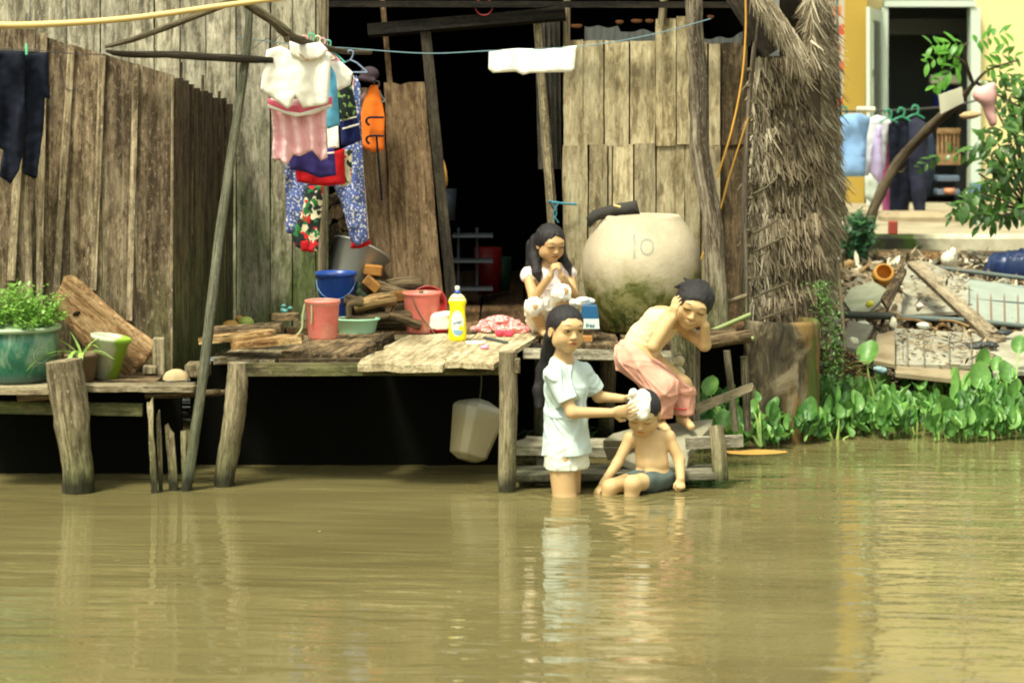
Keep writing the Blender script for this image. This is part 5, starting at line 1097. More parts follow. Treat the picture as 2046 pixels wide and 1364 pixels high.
# ---- squatting girl on the platform
j=J(1.2); g4=person('long-haired girl in a white dress squatting on the platform, hands together',P(1095,668,1.2))
reg=[]; S=Sdf((j(1030,700).x,.93,.50),(j(1165,700).x,1.42,j(1100,436).z),.003)
HC=j(1100,487,-.04); HF=(.40,-.88,-.25); HU=(.10,-.22,.97); H4=.164; head(S,HC,H4,HF,HU,reg,eyes=.35)
nb=j(1094,532,.0); S.cap(j(1096,510,-.01),nb,.026,.03,.015); B=basis((.3,-.95,0),(0,0,1))
S.ell(j(1096,560,.0),(.075,.055,.07),B,.03); S.ell(j(1094,600,.04),(.07,.06,.07),B,.03); S.ell(j(1094,638,.08),(.085,.07,.055),B,.03)
sa,ea,wa=j(1056,550,.0),j(1066,595,-.10),j(1100,552,-.17); S.cap(nb,sa,.028,.026,.02); S.chain([sa,ea,wa],[.026,.022,.015],.01)
sb,eb,wb=j(1136,548,.0),j(1146,588,-.06),j(1122,552,-.17); S.cap(nb,sb,.028,.026,.02); S.chain([sb,eb,wb],[.025,.021,.015],.01)
hand(S,wa,(.25,-.1,.9),(.9,.2,-.1),.09,(.5,.6,.6),side=1,r=.0052); hand(S,wb,(-.25,-.1,.9),(-.9,.2,-.1),.09,(.6,.7,.6),side=-1,r=.0052)
for hx,kx,ky,fx in ((1080,1066,612,1084),(1108,1122,584,1124)):
    S.chain([j(hx,640,.06),j(kx,ky,-.17),j(fx,656,-.10)],[.048,.034,.021],.015); S.cap(j(fx,662,-.10),j(fx+4,668,-.20),.018,.013,.01)
part('body',S.mesh(bodycol(reg)),SK2,g4)
S=Sdf((j(1035,700).x,.92,j(1100,600).z),(j(1165,700).x,1.4,j(1100,430).z),.003)
L=hairshell(S,HC,H4,HF,HU,grow=1.10,fr=(.26,.42,.50),facec=(.0,.38,-.17),ear=False)
S.chain([j(1072,480,.0),j(1068,515,-.02),j(1073,545,-.065),j(1078,562,-.07)],[.030,.027,.02,.006],.015); S.chain([j(1064,490,.03),j(1062,530,.03),j(1066,560,.04)],[.03,.025,.01],.015); S.chain([j(1120,475,.02),j(1122,510,.02),j(1134,530,-.02),j(1140,548,-.04)],[.022,.02,.018,.006],.012)
S.fold(.0010,380,10,(1,1,.05),3); part('hair',S.mesh(),HAIR,g4)
DR=cloth('lilac_white_dress',(.70,.62,.60),floral(0,[((.50,.40,.44),60,.55,.62)]))
S=Sdf((j(1028,700).x,.92,.505),(j(1170,700).x,1.45,j(1100,520).z),.003)
S.ell(j(1096,562,.0),(.084,.064,.074),B,.03); S.ell(j(1094,600,.03),(.082,.074,.075),B,.03); S.ell(j(1094,640,.06),(.10,.09,.06),B,.03); S.cap(nb,sa,.033,.036,.015); S.cap(nb,sb,.033,.036,.015)
S.fold(.002,80,7,(1,1,.6),6); S.crease(.003,40,6,(1,1,.4),7); S.cap(nb+V((0,-.01,.0)),nb+V((0,-.04,.06)),.03,.04,.005,'-'); S.cuthalfnear(sa.lerp(ea,.35),ea-sa,.05); S.cuthalfnear(sb.lerp(eb,.35),eb-sb,.05)
part('dress',S.mesh(),DR,g4)
S=Sdf((j(1028,700).x,.92,.505),(j(1170,700).x,1.45,j(1100,560).z),.003)
for hx,kx,ky in ((1080,1066,612),(1108,1122,584)): S.cap(j(hx,640,.06),j(hx,640,.06).lerp(j(kx,ky,-.17),.98),.062,.043,.015)
S.crease(.003,45,6,(1,1,.7),12); part('skirt',S.mesh(),cloth('white_skirt',(.84,.80,.70)),g4)
def f(S):
    c=P(1160,603,1.05)
    for i in range(14): S.ell(c+V((rnd(-.05,.045),rnd(-.03,.03),rnd(-.014,.014)-.15*0)),(rnd(.014,.026),.02,rnd(.009,.015)),k=.01)
    S.fold(.002,120,6,(1,1,1))
c=P(1160,603,1.05); blob('white_cloth',c-V((.1,.07,.05)),c+V((.1,.07,.05)),.003,f,cloth('white_rag',(.84,.80,.70)),'crumpled white cloth lying on the blue and white tub','cloth')
# ------------------------------------------------------------ thatched lean-to
STRAW=NT('dry_thatch'); t_=STRAW.attr('t','Fac'); g=STRAW.attr('g')
cc=STRAW.ramp(t_,[(0,(.022,.016,.01)),(.35,(.10,.075,.048)),(.65,(.28,.225,.15)),(1,(.70,.62,.47))]); THATCH=STRAW.fin(cc,.9,.15)
TH_B=plain('thatch_under',(.055,.042,.028),.95,.1,.4,10,.3)
hut=thing('thatched_shelter','dry grey palm-thatch wall and roof right of the plank house','shelter',(1.1,1.9,0))
def strand(mb,p,d,L,w,t,droop=.0,nseg=3):
    d=V(d).normalized(); side=d.cross(V((rnd(-.4,.4),-1,rnd(-.3,.3)))); side.normalize(); vs=[]
    for i in range(nseg+1):
        q=i/nseg; ww=w*(1-.75*q); pt=p+d*L*q+V((0,0,-droop*q*q*L)); vs+=[pt-side*ww/2,pt+side*ww/2]
    mb.add(vs,[(2*i,2*i+1,2*i+3,2*i+2) for i in range(nseg)],None,False,t)
rs=random.Random(3)
# front wall: columns px 1492..1640, rows 110..640; its right boundary leans outwards going down
def redge(py): 
    pts=[(-60,1540),(120,1600),(300,1640),(450,1672),(560,1660),(640,1640),(720,1620)]
    for (a,b),(c_,d_) in zip(pts,pts[1:]):
        if a<=py<=c_: return b+(d_-b)*(py-a)/(c_-a)
    return 1640
mb=MB(); ub=MB()
bk=[P(1500,100,1.78),P(1560,-60,1.9),P(1700,-60,2.6),P(1700,250,2.5),P(1690,460,2.2),P(1650,600,1.9),P(1502,620,1.72)]
A_=[P(1502,112,1.74),P(1640,112,1.95),P(1640,625,1.95),P(1502,625,1.74)]; B2=[P(1560,-60,2.1),P(1650,-60,2.95),P(1678,470,2.95),P(1560,600,2.1)]
for q_ in (A_,B2): ub.add([*q_,*[b+V((0,.06,0)) for b in q_]],[(0,3,2,1),(4,5,6,7)]+[(i,(i+1)%4,4+(i+1)%4,4+i) for i in range(4)])
part('backing',ub,TH_B,hut)
rows=list(range(118,650,17))
for py_ in rows:
    py=py_
    x0=1500+ (10 if py<150 else 0) - (8 if py>420 else 0); x1=min(redge(py),1640)
    for k in range(150):
        px=rs.uniform(x0,x1); py=py_+9*nz((px*.03,py_*.05,0))+rs.uniform(-5,5); u=(px-1500)/140; bundle=math.sin(px*.22+py*.05)
        y=1.66+.10*u+rs.uniform(-.02,.015)-.03*((py//85)%2); L=rs.uniform(.05,.12)
        tt=.50+.30*rs.random()+ .28*(px<1540)*rs.random() -.35*(rs.random()<.28)-.25*(math.sin((py-118)/34*math.pi+px*.02)>.7); tt=max(0,min(1,tt-.12*u))
        strand(mb,P(px,py,y),((rs.uniform(-.25,.30) if rs.random()<.75 else rs.uniform(-.9,.9))+.15*u,rs.uniform(-.3,.02),-1),L,rs.uniform(.004,.012),tt)
part('thatch',mb,THATCH,hut,'front thatch of hanging palm strips',kind='stuff')
# side slope, running back and to the right
mb=MB()
for k in range(15000):
    u=rs.random(); py=rs.uniform(-60,610); xl=1560+ (60 if py<120 else 30 if py<300 else 20); xr=1652+30*math.sin(max(0,min(1,(py+60)/540))**1.3*math.pi*.5)
    if py>450: xr-= (py-450)*.22
    px=xl+(xr-xl)*u; y=1.85+.85*u+rs.uniform(-.02,.02)
    if py<60 and px>1668: continue
    
    if noise.noise(V((px*.035,py*.012,3)))>.28 and rs.random()<.75: continue
    L=rs.uniform(.04,.14); tt=max(0,min(1,.40+.36*rs.random()+.35*(rs.random()<.16)-.15*(noise.noise(V((px*.02,py*.015,0)))>.15)))
    strand(mb,P(px,py,y),((rs.uniform(-.3,.5) if rs.random()<.7 else rs.uniform(-1.1,1.1))+.5*noise.noise(V((px*.02,py*.02,9))),rs.uniform(-.2,.1),-1),L,rs.uniform(.004,.012),tt)
part('thatch',mb,THATCH,hut,'side thatch sloping back to the right',kind='stuff')
# eave fringe top left
mb=MB()
for k in range(1500):
    u=rs.random(); px=1500+100*u; py=-40+150*u+rs.uniform(-30,25); y=1.35+.25*u+rs.uniform(-.05,.05)
    strand(mb,P(px,py,y),(rs.uniform(-.1,.7),rs.uniform(-.3,.1),-1),rs.uniform(.05,.12),rs.uniform(.003,.006),max(0,min(1,.5+.4*rs.random())))
part('eave_fringe',mb,THATCH,hut,kind='stuff')
for i in range(5):
    py=(352,430,468,560,610)[i]; mb=MB(); mb.path([P(1504,py+36,1.56),P(1530,py+24,1.57),P(1552+i*8,py+4,1.62)],.006,7,wob=.3); part('lashing_pole',mb,W_branch,hut)
mb=MB()
for i in range(14):
    py=140+i*32; mb.lathe(P(1497+rs.uniform(-3,3),py,1.55),[(.001,-.012),(.012,-.006),(.014,.006),(.001,.012)],8)
part('lashing',mb,W_branch,hut,kind='stuff')
for pts in ([P(1640,560,1.75),P(1655,640,1.7),P(1660,720,1.65)],[P(1672,520,1.9),P(1682,620,1.8),P(1688,700,1.7)]):
    mb=MB(); mb.path(pts,[.012,.010,.008],7,wob=.3); part('root',mb,W_branch,hut)
# mossy drum
x=NT('stained_concrete'); g=x.attr('g'); z,pos=x.posz(); n=x.noise(x.mapv(g,(9,9,5)),1,6,.68,.9); f2=x.noise(x.mapv(g,(16,16,3),(3,3,3)),1,4,.6)
cc=x.ramp(n,[(.38,(.022,.018,.012)),(.5,(.07,.056,.032)),(.62,(.20,.165,.105))]); sx=x.n('ShaderNodeSeparateXYZ'); x.l(g,sx.inputs[0]); cc=x.mix(x.math('MULTIPLY',x.maprange(sx.outputs[0],-.02,.06),x.maprange(f2,.47,.60,0,.75)),cc,(.22,.125,.035)); cc=x.mix(x.math('MULTIPLY',x.maprange(f2,.55,.45),x.maprange(sx.outputs[0],.09,.12)),cc,(.08,.11,.02))
x.bump(n,.4,.01); DR_=x.fin(cc,.85,.2)
c=P(1560,880,1.55); c.z=-.02; mb=MB(); s=M(1.55); mb.lathe(c,[(76*s,0),(77*s,.1),(75*s,.3),(76*s,.50),(75*s,.555),(70*s,.575),(64*s,.57),(60*s,.52),(.001,.5)],48,wob=.03); solo('drum',mb,DR_,'tall stained concrete drum under the thatch','drum')
# vine
VINE=leafm('vine_leaf',(.03,.09,.015),(.12,.24,.05),.3)
mb=MB()
for k in range(900):
    py=rs.uniform(560,770); px=1652+14*math.sin(py*.02)+rs.gauss(0,13); mb.leaf(P(px,py,1.7+rs.uniform(-.06,.06)),(rs.uniform(-1,1),rs.uniform(-1,.3),rs.uniform(-.8,.6)),(0,-.3,1),rs.uniform(.01,.022),rs.uniform(.006,.012),.3,3)
solo('vine',mb,VINE,'feathery green creeper between the drum and the debris bank','vine')
mb=MB()
for k in range(120):
    px=rs.uniform(1638,1712); py=690+rs.uniform(0,55)+.2*(px-1640); mb.tube([P(px,py,1.9+rs.uniform(-.1,.1)),P(px+rs.uniform(-30,30),py+rs.uniform(-12,12),1.85)],.003,4,cap=False)
solo('twig_heap',mb,W_bamb if 0 else W_rotend,'heap of dry yellow twigs at the foot of the creeper','twigs',kind='stuff')

# ------------------------------------------------------------ debris on the bank
def gp(px,py,lift=0):
    lo,hi=1.3,12.0
    for i in range(40):
        m=(lo+hi)/2; p=P(px,py,m)
        if p.z>groundz(p.x,p.y): lo=m
        else: hi=m
    p=P(px,py,lo); p.z+=lift; return p
def sheetslab(pts,mat,name,label,cat,th=.02,t=.5,corr=0,lift=.0,grain=None):
    """a flat panel lying on the bank: pts are (px,py,depth)"""
    A=[P(*q) for q in pts]; n=len(A); nrm=(A[1]-A[0]).cross(A[2]-A[0]).normalized()
    if nrm.y>0: nrm=-nrm
    B_=[a-nrm*th for a in A]; e1=(A[1]-A[0]).normalized() if grain is None else (A[grain]-A[0]).normalized(); e2=nrm.cross(e1)
    mb=MB(); off=rs.uniform(0,20); o=A+B_; mb.add(o,[tuple(range(n)),tuple(range(n,2*n))[::-1]]+[(i,(i+1)%n,n+(i+1)%n,n+i) for i in range(n)],[V((v.dot(e2)+off,v.dot(nrm),v.dot(e1))) for v in o],False,t)
    if (A[1]-A[0]).cross(A[2]-A[0]).y>0: mb.f=[f[::-1] for f in mb.f]
    return solo(name,mb,mat,label,cat)
PALE=plain('pale_fibre_board',(.38,.36,.28),.85,.2,.6,8,.4,dirt=(.20,.165,.10),dirtamt=.8); GREY=plain('weathered_panel',(.24,.225,.17),.85,.2,.5,9,.4,dirt=(.12,.10,.06),dirtamt=.8); PLY=wood('bank_ply',(.20,.155,.10),(.38,.31,.21),(.52,.45,.33),streak=30,blot=.4)
BG=plain('blue_grey_frame',(.12,.15,.14),.6,.3,.3,14,.15); SAND=plain('sandy_panel',(.34,.27,.17),.9,.15,.5,9,.4,dirt=(.19,.14,.08),dirtamt=.8)
sheetslab([(1808,528,4.7),(1850,522,4.8),(1935,560,4.3),(1935,620,3.7),(1800,630,3.6)],PALE,'debris_sheet','pale blue-white board half under the long slanting plank','sheet')
fr=thing('window_frame','old blue-grey window grille lying on the debris bank','window frame',P(1950,600,4.0))
def bar(pts,r,nm,m_): mb=MB(); mb.tube([P(*q) for q in pts],r,6,wob=.1); part(nm,mb,m_,fr)
bar([(1858,533,4.75),(2080,560,4.7)],.014,'rail',BG); bar([(1880,552,4.5),(2080,583,4.4)],.012,'rail',BG); bar([(1905,596,4.1),(2080,608,4.1)],.007,'rail',BG); bar([(1935,640,3.6),(2080,655,3.6)],.014,'rail',BG)
for i in range(6): bar([(1925+i*27,566+i*3,4.4),(1927+i*27,642+i*2.5,3.65)],.006,'bar',plain('rust_bar',(.22,.14,.10),.8))
sheetslab([(1915,556,4.45),(2080,575,4.45),(2080,650,3.7),(1935,640,3.7)],plain('pale_glass_board',(.30,.34,.29),.6,.3,.3,10),'glass_board','pale greenish board behind the window grille','board')
sheetslab([(1812,524,3.9),(1842,518,3.9),(1875,560,3.6),(2010,672,2.75),(1985,686,2.7),(1975,678,2.7)],PLY,'long_plank','long broad plank slanting down the bank onto the tiles','plank',th=.03,grain=3)
sheetslab([(1788,655,2.9),(1980,668,2.9),(1975,730,2.25),(1790,728,2.25)],PALE,'debris_sheet','row of pale cement tiles in the lower bank','sheet')
for i,px in enumerate((1812,1845,1895,1940)):
    mb=MB(); mb.tube([P(px,668,2.78),P(px+2,727,2.22)],.004,5); solo('tile_joint',mb,GREY,'thin ridge between the pale cement tiles','ridge','ridges between the cement tiles')
sheetslab([(1782,726,2.3),(1965,738,2.3),(1930,760,2.0),(1790,745,2.05)],SAND,'debris_sheet','sandy strip of board under the cement tiles','sheet')
sheetslab([(1970,665,2.9),(2085,660,3.0),(2085,740,2.2),(1985,745,2.2)],PALE,'debris_sheet','pale tile panel at the right edge behind big leaves','sheet')
sheetslab([(1752,668,2.6),(1788,660,2.65),(1788,728,2.1),(1745,720,2.1)],SAND,'debris_sheet','upright sandy board left of the cement tiles','sheet')
sheetslab([(1685,600,3.6),(1700,575,3.8),(1745,562,3.9),(1775,580,3.7),(1755,605,3.4),(1715,640,3.1)],plain('mossy_grey_sheet',(.30,.31,.22),.8,.2,.5,9,.3,dirt=(.14,.17,.08)),'tin_sheet','curved mossy grey sheet at the left of the bank','sheet')
sheetslab([(1760,595,3.3),(1800,530,4.0),(1812,540,3.9),(1775,615,3.1)],W_rot,'debris_board','brown board leaning at the middle of the bank','board')
sheetslab([(1695,640,2.9),(1745,650,2.8),(1720,700,2.4),(1680,690,2.4)],GREY,'debris_sheet','grey cloth-like sheet low on the left bank','sheet')
mb=MB(); mb.tube([P(1672,628,3.1),P(1785,632,3.1)],.02,8,wob=.1); solo('drain_pipe',mb,plain('dark_pipe',(.05,.055,.04),.7),'dark pipe crossing the left of the bank','pipe')
mb=MB(); mb.tube([P(1800,634,3.0),P(1925,640,3.0)],.015,8,wob=.08); solo('grey_pipe',mb,BG,'blue-grey rail under the slanting plank','rail')
mb=MB(); mb.tube([P(1812,672,2.85),P(1975,682,2.8)],.008,8,wob=.1); solo('cane',mb,W_branch,'thin stick lying on the cement tiles','stick')
for i in range(9):
    a=(rs.uniform(1760,1900),rs.uniform(636,664)); b=(a[0]+rs.uniform(-20,70),a[1]+rs.uniform(-10,18)); mb=MB(); mb.tt=rs.random(); mb.path([P(*a,2.98),P((a[0]+b[0])/2,(a[1]+b[1])/2-4,2.94),P(*b,2.9)],rs.uniform(.006,.012),7,wob=.3); solo('dry_stalk',mb,W_rotend,'dry pale stalk scattered above the cement tiles','stalk','dry stalks scattered on the bank')
for i in range(120):
    px,py=(rs.uniform(1665,1800),rs.uniform(560,735)) if i<60 else (rs.uniform(1665,2060),rs.uniform(512,600)); p=gp(px,py,.02); m_=rs.choice([GREY,SAND,PALE,W_rot,W_rotend,PLY]); mb=MB()
    R=Matrix.Rotation(rs.uniform(-1.3,1.3),3,'Z')@Matrix.Rotation(rs.uniform(-.7,.7),3,'Y')@Matrix.Rotation(rs.uniform(-.5,.5),3,'X'); mb.box(p,(rs.uniform(.05,.24),rs.uniform(.03,.10),rs.uniform(.012,.04)),R); cn={GREY.name:'grey stony',SAND.name:'sandy brown',PALE.name:'pale',W_rot.name:'dark rotten wood',W_rotend.name:'orange-brown wood',PLY.name:'tan board'}[m_.name]; zn='on the left slope of the bank' if i<60 else 'along the top of the bank'; solo('rubble_piece',mb,m_,cn+' broken piece lying '+zn,'rubble',cn+' rubble '+zn)
for i in range(60):
    px,py=rs.uniform(1690,2050),rs.uniform(620,765); p=gp(px,py,.02); m_=rs.choice([W_rot,W_rotend,PLY,GREY]); mb=MB()
    R=Matrix.Rotation(rs.uniform(-1.5,1.5),3,'Z')@Matrix.Rotation(rs.uniform(-.5,.5),3,'Y'); mb.box(p,(rs.uniform(.05,.2),rs.uniform(.02,.05),rs.uniform(.01,.025)),R); cn={GREY.name:'grey',W_rot.name:'dark rotten',W_rotend.name:'orange-brown',PLY.name:'tan'}[m_.name]; solo('wood_scrap',mb,m_,cn+' narrow wood scrap above the water plants','wood scrap',cn+' wood scraps above the water plants')
LIT=NT('litter_bits'); t_=LIT.attr('t','Fac'); LITM=LIT.fin(LIT.ramp(t_,[(0,(.03,.022,.012)),(.3,(.13,.09,.05)),(.6,(.30,.23,.14)),(.85,(.50,.43,.30)),(1,(.70,.68,.58))]),.85,.2)
mb=MB()
for k in range(4500):
    px,py=rs.uniform(1655,2060),rs.uniform(520,775)
    if py>745 and px>1800: continue
    p=gp(px,py,.006+rs.random()*.02); d=V((rs.uniform(-1,1),rs.uniform(-1,1),rs.uniform(-.25,.5))); mb.leaf(p,d,(0,-.3,1),rs.uniform(.03,.13),rs.uniform(.008,.04),rs.uniform(-.5,.8),3,t=rs.random())
solo('litter',mb,LITM,'dry leaves and small litter strewn over the whole bank','litter',kind='stuff')
mb=MB()
for k in range(420):
    if rs.random()<.6: px,py=rs.uniform(1790,1985),rs.uniform(655,730); y=2.9-(py-655)/75*.65-.03
    else: px,py=rs.uniform(1812,1930),rs.uniform(530,620); y=4.7-(py-525)/100*1.05-.05
    mb.leaf(P(px,py,y),(rs.uniform(-1,1),rs.uniform(-.6,.6),rs.uniform(-.4,.4)),(0,-.5,1),rs.uniform(.01,.08),rs.uniform(.004,.018),rs.uniform(-.5,.8),3,t=rs.random()*.7)
solo('litter',mb,LITM,'brown leaf bits lying on the cement tiles and pale board','litter',kind='stuff')
mb=MB(); mb.tube([P(1672,-40,2.9),P(1674,120,2.9),P(1680,232,2.9)],.007,8); solo('drain_pipe',mb,plain('blue_grey_pipe',(.14,.19,.18),.5),'thin blue-grey upright pipe between the thatch and the brick column','pipe')
c=P(1767,548,4.1); R=Matrix.Rotation(math.radians(-55),3,'X'); R=Matrix.Rotation(math.radians(60),3,'X'); mb=MB(); mb.lathe(c+V((0,.05,-.01)),[(.018,-.085),(.043,-.05),(.063,0),(.059,.034),(.047,.05),(.042,.045),(.054,.0),(.018,-.042),(.001,-.042)],32,R=R); solo('clay_pot',mb,plain('orange_clay',(.55,.27,.06),.7,.2,.4,14),'orange clay pot tipped on its side on the bank','pot')
def lump(px,py,Y,r,mat,nm,label,cat,sq=(1,1,1),n=7):
    c=P(px,py,Y); st=random.Random(int(px*3+py))
    def f(S):
        for i in range(n): S.ell(c+V([st.uniform(-.5,.5)*r*a for a in sq]),[r*a*st.uniform(.5,.75) for a in sq],k=r*.3)
        S.fold(r*.05,12/r*2)
    return blob(nm,c-V((r*2.2,)*3),c+V((r*2.2,)*3),r/10,f,mat,label,cat)
lump(1897,512,5.3,.055,plain('white_bag_',(.72,.68,.55),.6),'plastic_bag','knotted white plastic bag near the mossy wall','bag',(.8,.8,1.1))
TARP=plain('blue_tarp',(.012,.03,.11),.4,.5,.3,7,.3)
lump(2045,532,5.5,.16,TARP,'tarpaulin','crumpled blue tarpaulin at the right edge','tarpaulin',(1.5,.8,.6),12)
lump(1738,608,3.1,.022,plain('yellow_scrap',(.65,.60,.05),.5),'lemon','small yellow fruit rind on the bank','fruit')
lump(1703,686,2.5,.030,plain('cream_ball',(.68,.66,.48),.6),'cream_ball','round cream ball by the creeper','ball')
lump(1785,648,2.9,.03,plain('cream_cup',(.68,.64,.48),.6),'crumpled_cup','crumpled cream cup among the dry stalks','cup',(.6,.6,1.2))
lump(1842,652,2.9,.03,plain('white_bit',(.6,.63,.55),.6),'paper_scrap','white paper scrap above the cement tiles','paper',(1.2,.6,.6))
lump(1838,613,3.5,.022,plain('pinkish_bit',(.70,.58,.50),.6),'paper_scrap','pinkish crumpled paper beside the slanting plank','paper')
lump(1760,740,2.05,.03,plain('light_blue_bit',(.25,.38,.42),.4),'plastic_scrap','pale blue plastic scrap at the foot of the bank','scrap',(1.2,.6,.6))
lump(1722,648,2.9,.03,plain('pale_bit',(.55,.56,.44),.6),'paper_scrap','pale paper scrap under the dark pipe','paper',(1.3,.7,.5))
lump(1960,690,2.6,.045,plain('black_shoe',(.03,.035,.035),.5),'rubber_sandal','black rubber sandal at the plank end','sandal',(1.6,.8,.4))
lump(2005,665,2.8,.03,plain('black_shoe2',(.03,.035,.035),.5),'rubber_sandal','second black rubber piece right of the plank end','sandal',(1.6,.8,.5))

# ------------------------------------------------------------ mossy wall, terrace, yellow house
YH=12.0
x=NT('mossy_plaster'); z,pos=x.posz(); n=x.noise(pos,1.6,5,.65); k=x.noise(pos,7,5,.6); sxx=x.n('ShaderNodeSeparateXYZ'); x.l(pos,sxx.inputs[0])
cc=x.mix(x.maprange(k,.35,.65),(.42,.38,.27),(.60,.55,.41)); mk=x.maprange(x.math('ADD',sxx.outputs[0],x.math('MULTIPLY',n,.7)),3.45,3.15); cc=x.mix(mk,cc,x.mix(x.maprange(k,.45,.6),(.02,.019,.014),(.03,.05,.01))); x.bump(k,.4,.02); MP=x.fin(cc,.9,.15)
mb=MB(); a,b=P(1640,468,7.2),P(2250,452,7.2); a.z=b.z=0
ztop=P(1800,470,7.2).z
for x0,x1 in ((a.x,b.x),): mb.box(((x0+x1)/2,7.3,ztop/2+.1),(x1-x0,.2,ztop-.2+.0))
solo('retaining_wall',mb,MP,'low wall with dark moss on the left half, below the yellow house','wall')
mb=MB(); zt=P(1800,413,11.0).z; mb.box((P(1900,400,10).x,9.6,zt/2),(9,4.2,zt)); TERR=plain('terrace_concrete',(.36,.31,.21),.9,.15,.5,4,.4,dirt=(.17,.13,.08),dirtamt=.8); solo('terrace',mb,TERR,'sandy concrete terrace between the mossy wall and the yellow house','terrace')
mb=MB(); mb.box((P(1915,440,8.0).x,8.0,P(1900,470,8.0).z*.5+.17),(1.7,.5,P(1900,452,8.0).z-.33)); solo('stone_step',mb,GREY,'long grey stone step below the yellow house doorway','step')
mb=MB(); a=P(1850,395,8.8); mb.box((a.x+.15,8.9,P(1850,430,8.8).z*.5+.2),(.95,.35,P(1850,418,8.8).z-.4)); solo('stone_step',mb,SAND,'upper sandy stone step behind the long grey one','step')
yh=thing('yellow_house','yellow plastered house with an open doorway and brick corner','house',P(1850,410,YH))
YP=plain('yellow_plaster',(.74,.62,.31),.85,.2,.12,1.5,.1); YD=plain('ochre_plaster',(.42,.28,.055),.85,.2,.15,2,.1)
def rect(px0,py0,px1,py1,Y,dep,mat,nm,label=None,par=None):
    a,b=P(px0,py0,Y),P(px1,py1,Y); mb=MB(); mb.box(((a.x+b.x)/2,Y+dep/2,(a.z+b.z)/2),(abs(b.x-a.x),dep,abs(a.z-b.z)),bev=.02); return part(nm,mb,mat,par or yh,label)
rect(1958,-600,2500,425,YH,.2,YP,'wall','bright yellow wall right of the doorway'); rect(1700,-600,1762,425,YH,.2,YP,'wall')
rect(1762,-600,1958,-5,YH,.2,YP,'wall','yellow wall above the doorway')
rect(1696,-600,1727,440,YH-.35,.3,YD,'pillar','ochre yellow pillar')
BRK=NT('brick_corner'); bt=BRK.n('ShaderNodeTexBrick'); BRK.l(BRK.mapv(BRK.posz()[1],(1,1,1)),bt.inputs[0]); 
mp=BRK.n('ShaderNodeMapping'); mp.inputs['Rotation'].default_value=(math.pi/2,0,0); BRK.l(BRK.posz()[1],mp.inputs[0]); BRK.l(mp.outputs[0],bt.inputs[0])
bt.inputs['Color1'].default_value=(.42,.07,.03,1);bt.inputs['Color2'].default_value=(.55,.15,.05,1);bt.inputs['Mortar'].default_value=(.45,.38,.28,1);bt.inputs['Scale'].default_value=1;bt.inputs['Brick Width'].default_value=.22;bt.inputs['Row Height'].default_value=.155;bt.inputs['Mortar Size'].default_value=.035
BRK.l(bt.outputs[0],BRK.b.inputs['Base Color']); BRK.b.inputs['Roughness'].default_value=.9
rect(1640,-600,1695.5,440,YH-.34,.3,BRK.m,'brick_column','brick corner column')
WB=plain('pale_blue_white_paint',(.52,.60,.52),.6,.3,.1,5); 
fr=part('door_frame',MB() if 0 else (lambda m:(m.plank(P(1764,8,YH-.02),P(1946,8,YH-.02),(0,0,1),.055,.2,n=2,m=1),m.plank(P(1765,16,YH-.02),P(1765,412,YH-.02),(1,0,0),.06,.17,n=2,m=1),m.plank(P(1946,16,YH-.02),P(1946,410,YH-.02),(1,0,0),.085,.17,n=2,m=1),m)[-1])(MB()),WB,yh)
# open door leaf, swung towards us
m=MB(); a=P(1766,24,YH-.05); b=P(1738,14,YH-.7); a2=P(1766,408,YH-.05); b2=P(1738,426,YH-.7)
def quadslab(m,q,th=.03):
    nn=(q[1]-q[0]).cross(q[3]-q[0]).normalized()*th; vs=q+[v+nn for v in q]; m.add(vs,[(0,1,2,3),(7,6,5,4)]+[(i,(i+1)%4,4+(i+1)%4,4+i)[::-1] for i in range(4)])
def lerp4(u,v): return b.lerp(a,u).lerp(b2.lerp(a2,u),v)
for u0,u1,v0,v1 in ((0,.2,0,1),(.8,1,0,1),(.2,.8,0,.06),(.2,.8,.62,.66),(.2,.8,.94,1),(.2,.8,.66,.94),(.45,.55,.06,.62),(.2,.8,.3,.33)): quadslab(m,[lerp4(u0,v0),lerp4(u1,v0),lerp4(u1,v1),lerp4(u0,v1)])
dl=part('door',m,WB,yh,'open pale blue door leaf with glass upper panes'); m=MB(); quadslab(m,[lerp4(.2,.06)+V((.012,.0,0)),lerp4(.8,.06)+V((.012,.0,0)),lerp4(.8,.62)+V((.012,0,0)),lerp4(.2,.62)+V((.012,0,0))],.006); part('pane',m,NT('grey_glass').fin((.16,.19,.16),.15,.5),dl)
# room behind
DK2=plain('dim_room',(.32,.37,.37),.9,.1,.2,3); a,b=P(1600,-100,YH+3),P(2200,470,YH+3)
m=MB(); m.box(((a.x+b.x)/2,YH+3.2,1.5),(b.x-a.x,.1,4)); m.box((a.x+.3,YH+1.7,1.5),(.1,2.9,4)); m.box((b.x-.3,YH+1.7,1.5),(.1,2.9,4)); m.box(((a.x+b.x)/2,YH+1.7,3.2),(b.x-a.x,3.1,.1)); part('inner_wall',m,DK2,yh)
rect(1762,38,1945,70,YH+1.2,.1,plain('dim_lintel',(.20,.22,.21),.8),'inner_beam'); rect(1915,70,1945,400,YH+1.2,.1,plain('dim_jamb',(.18,.20,.19),.8),'inner_jamb')
rect(1758,410,2000,440,YH-.5,.5,TERR,'doorstep','sandy doorstep')
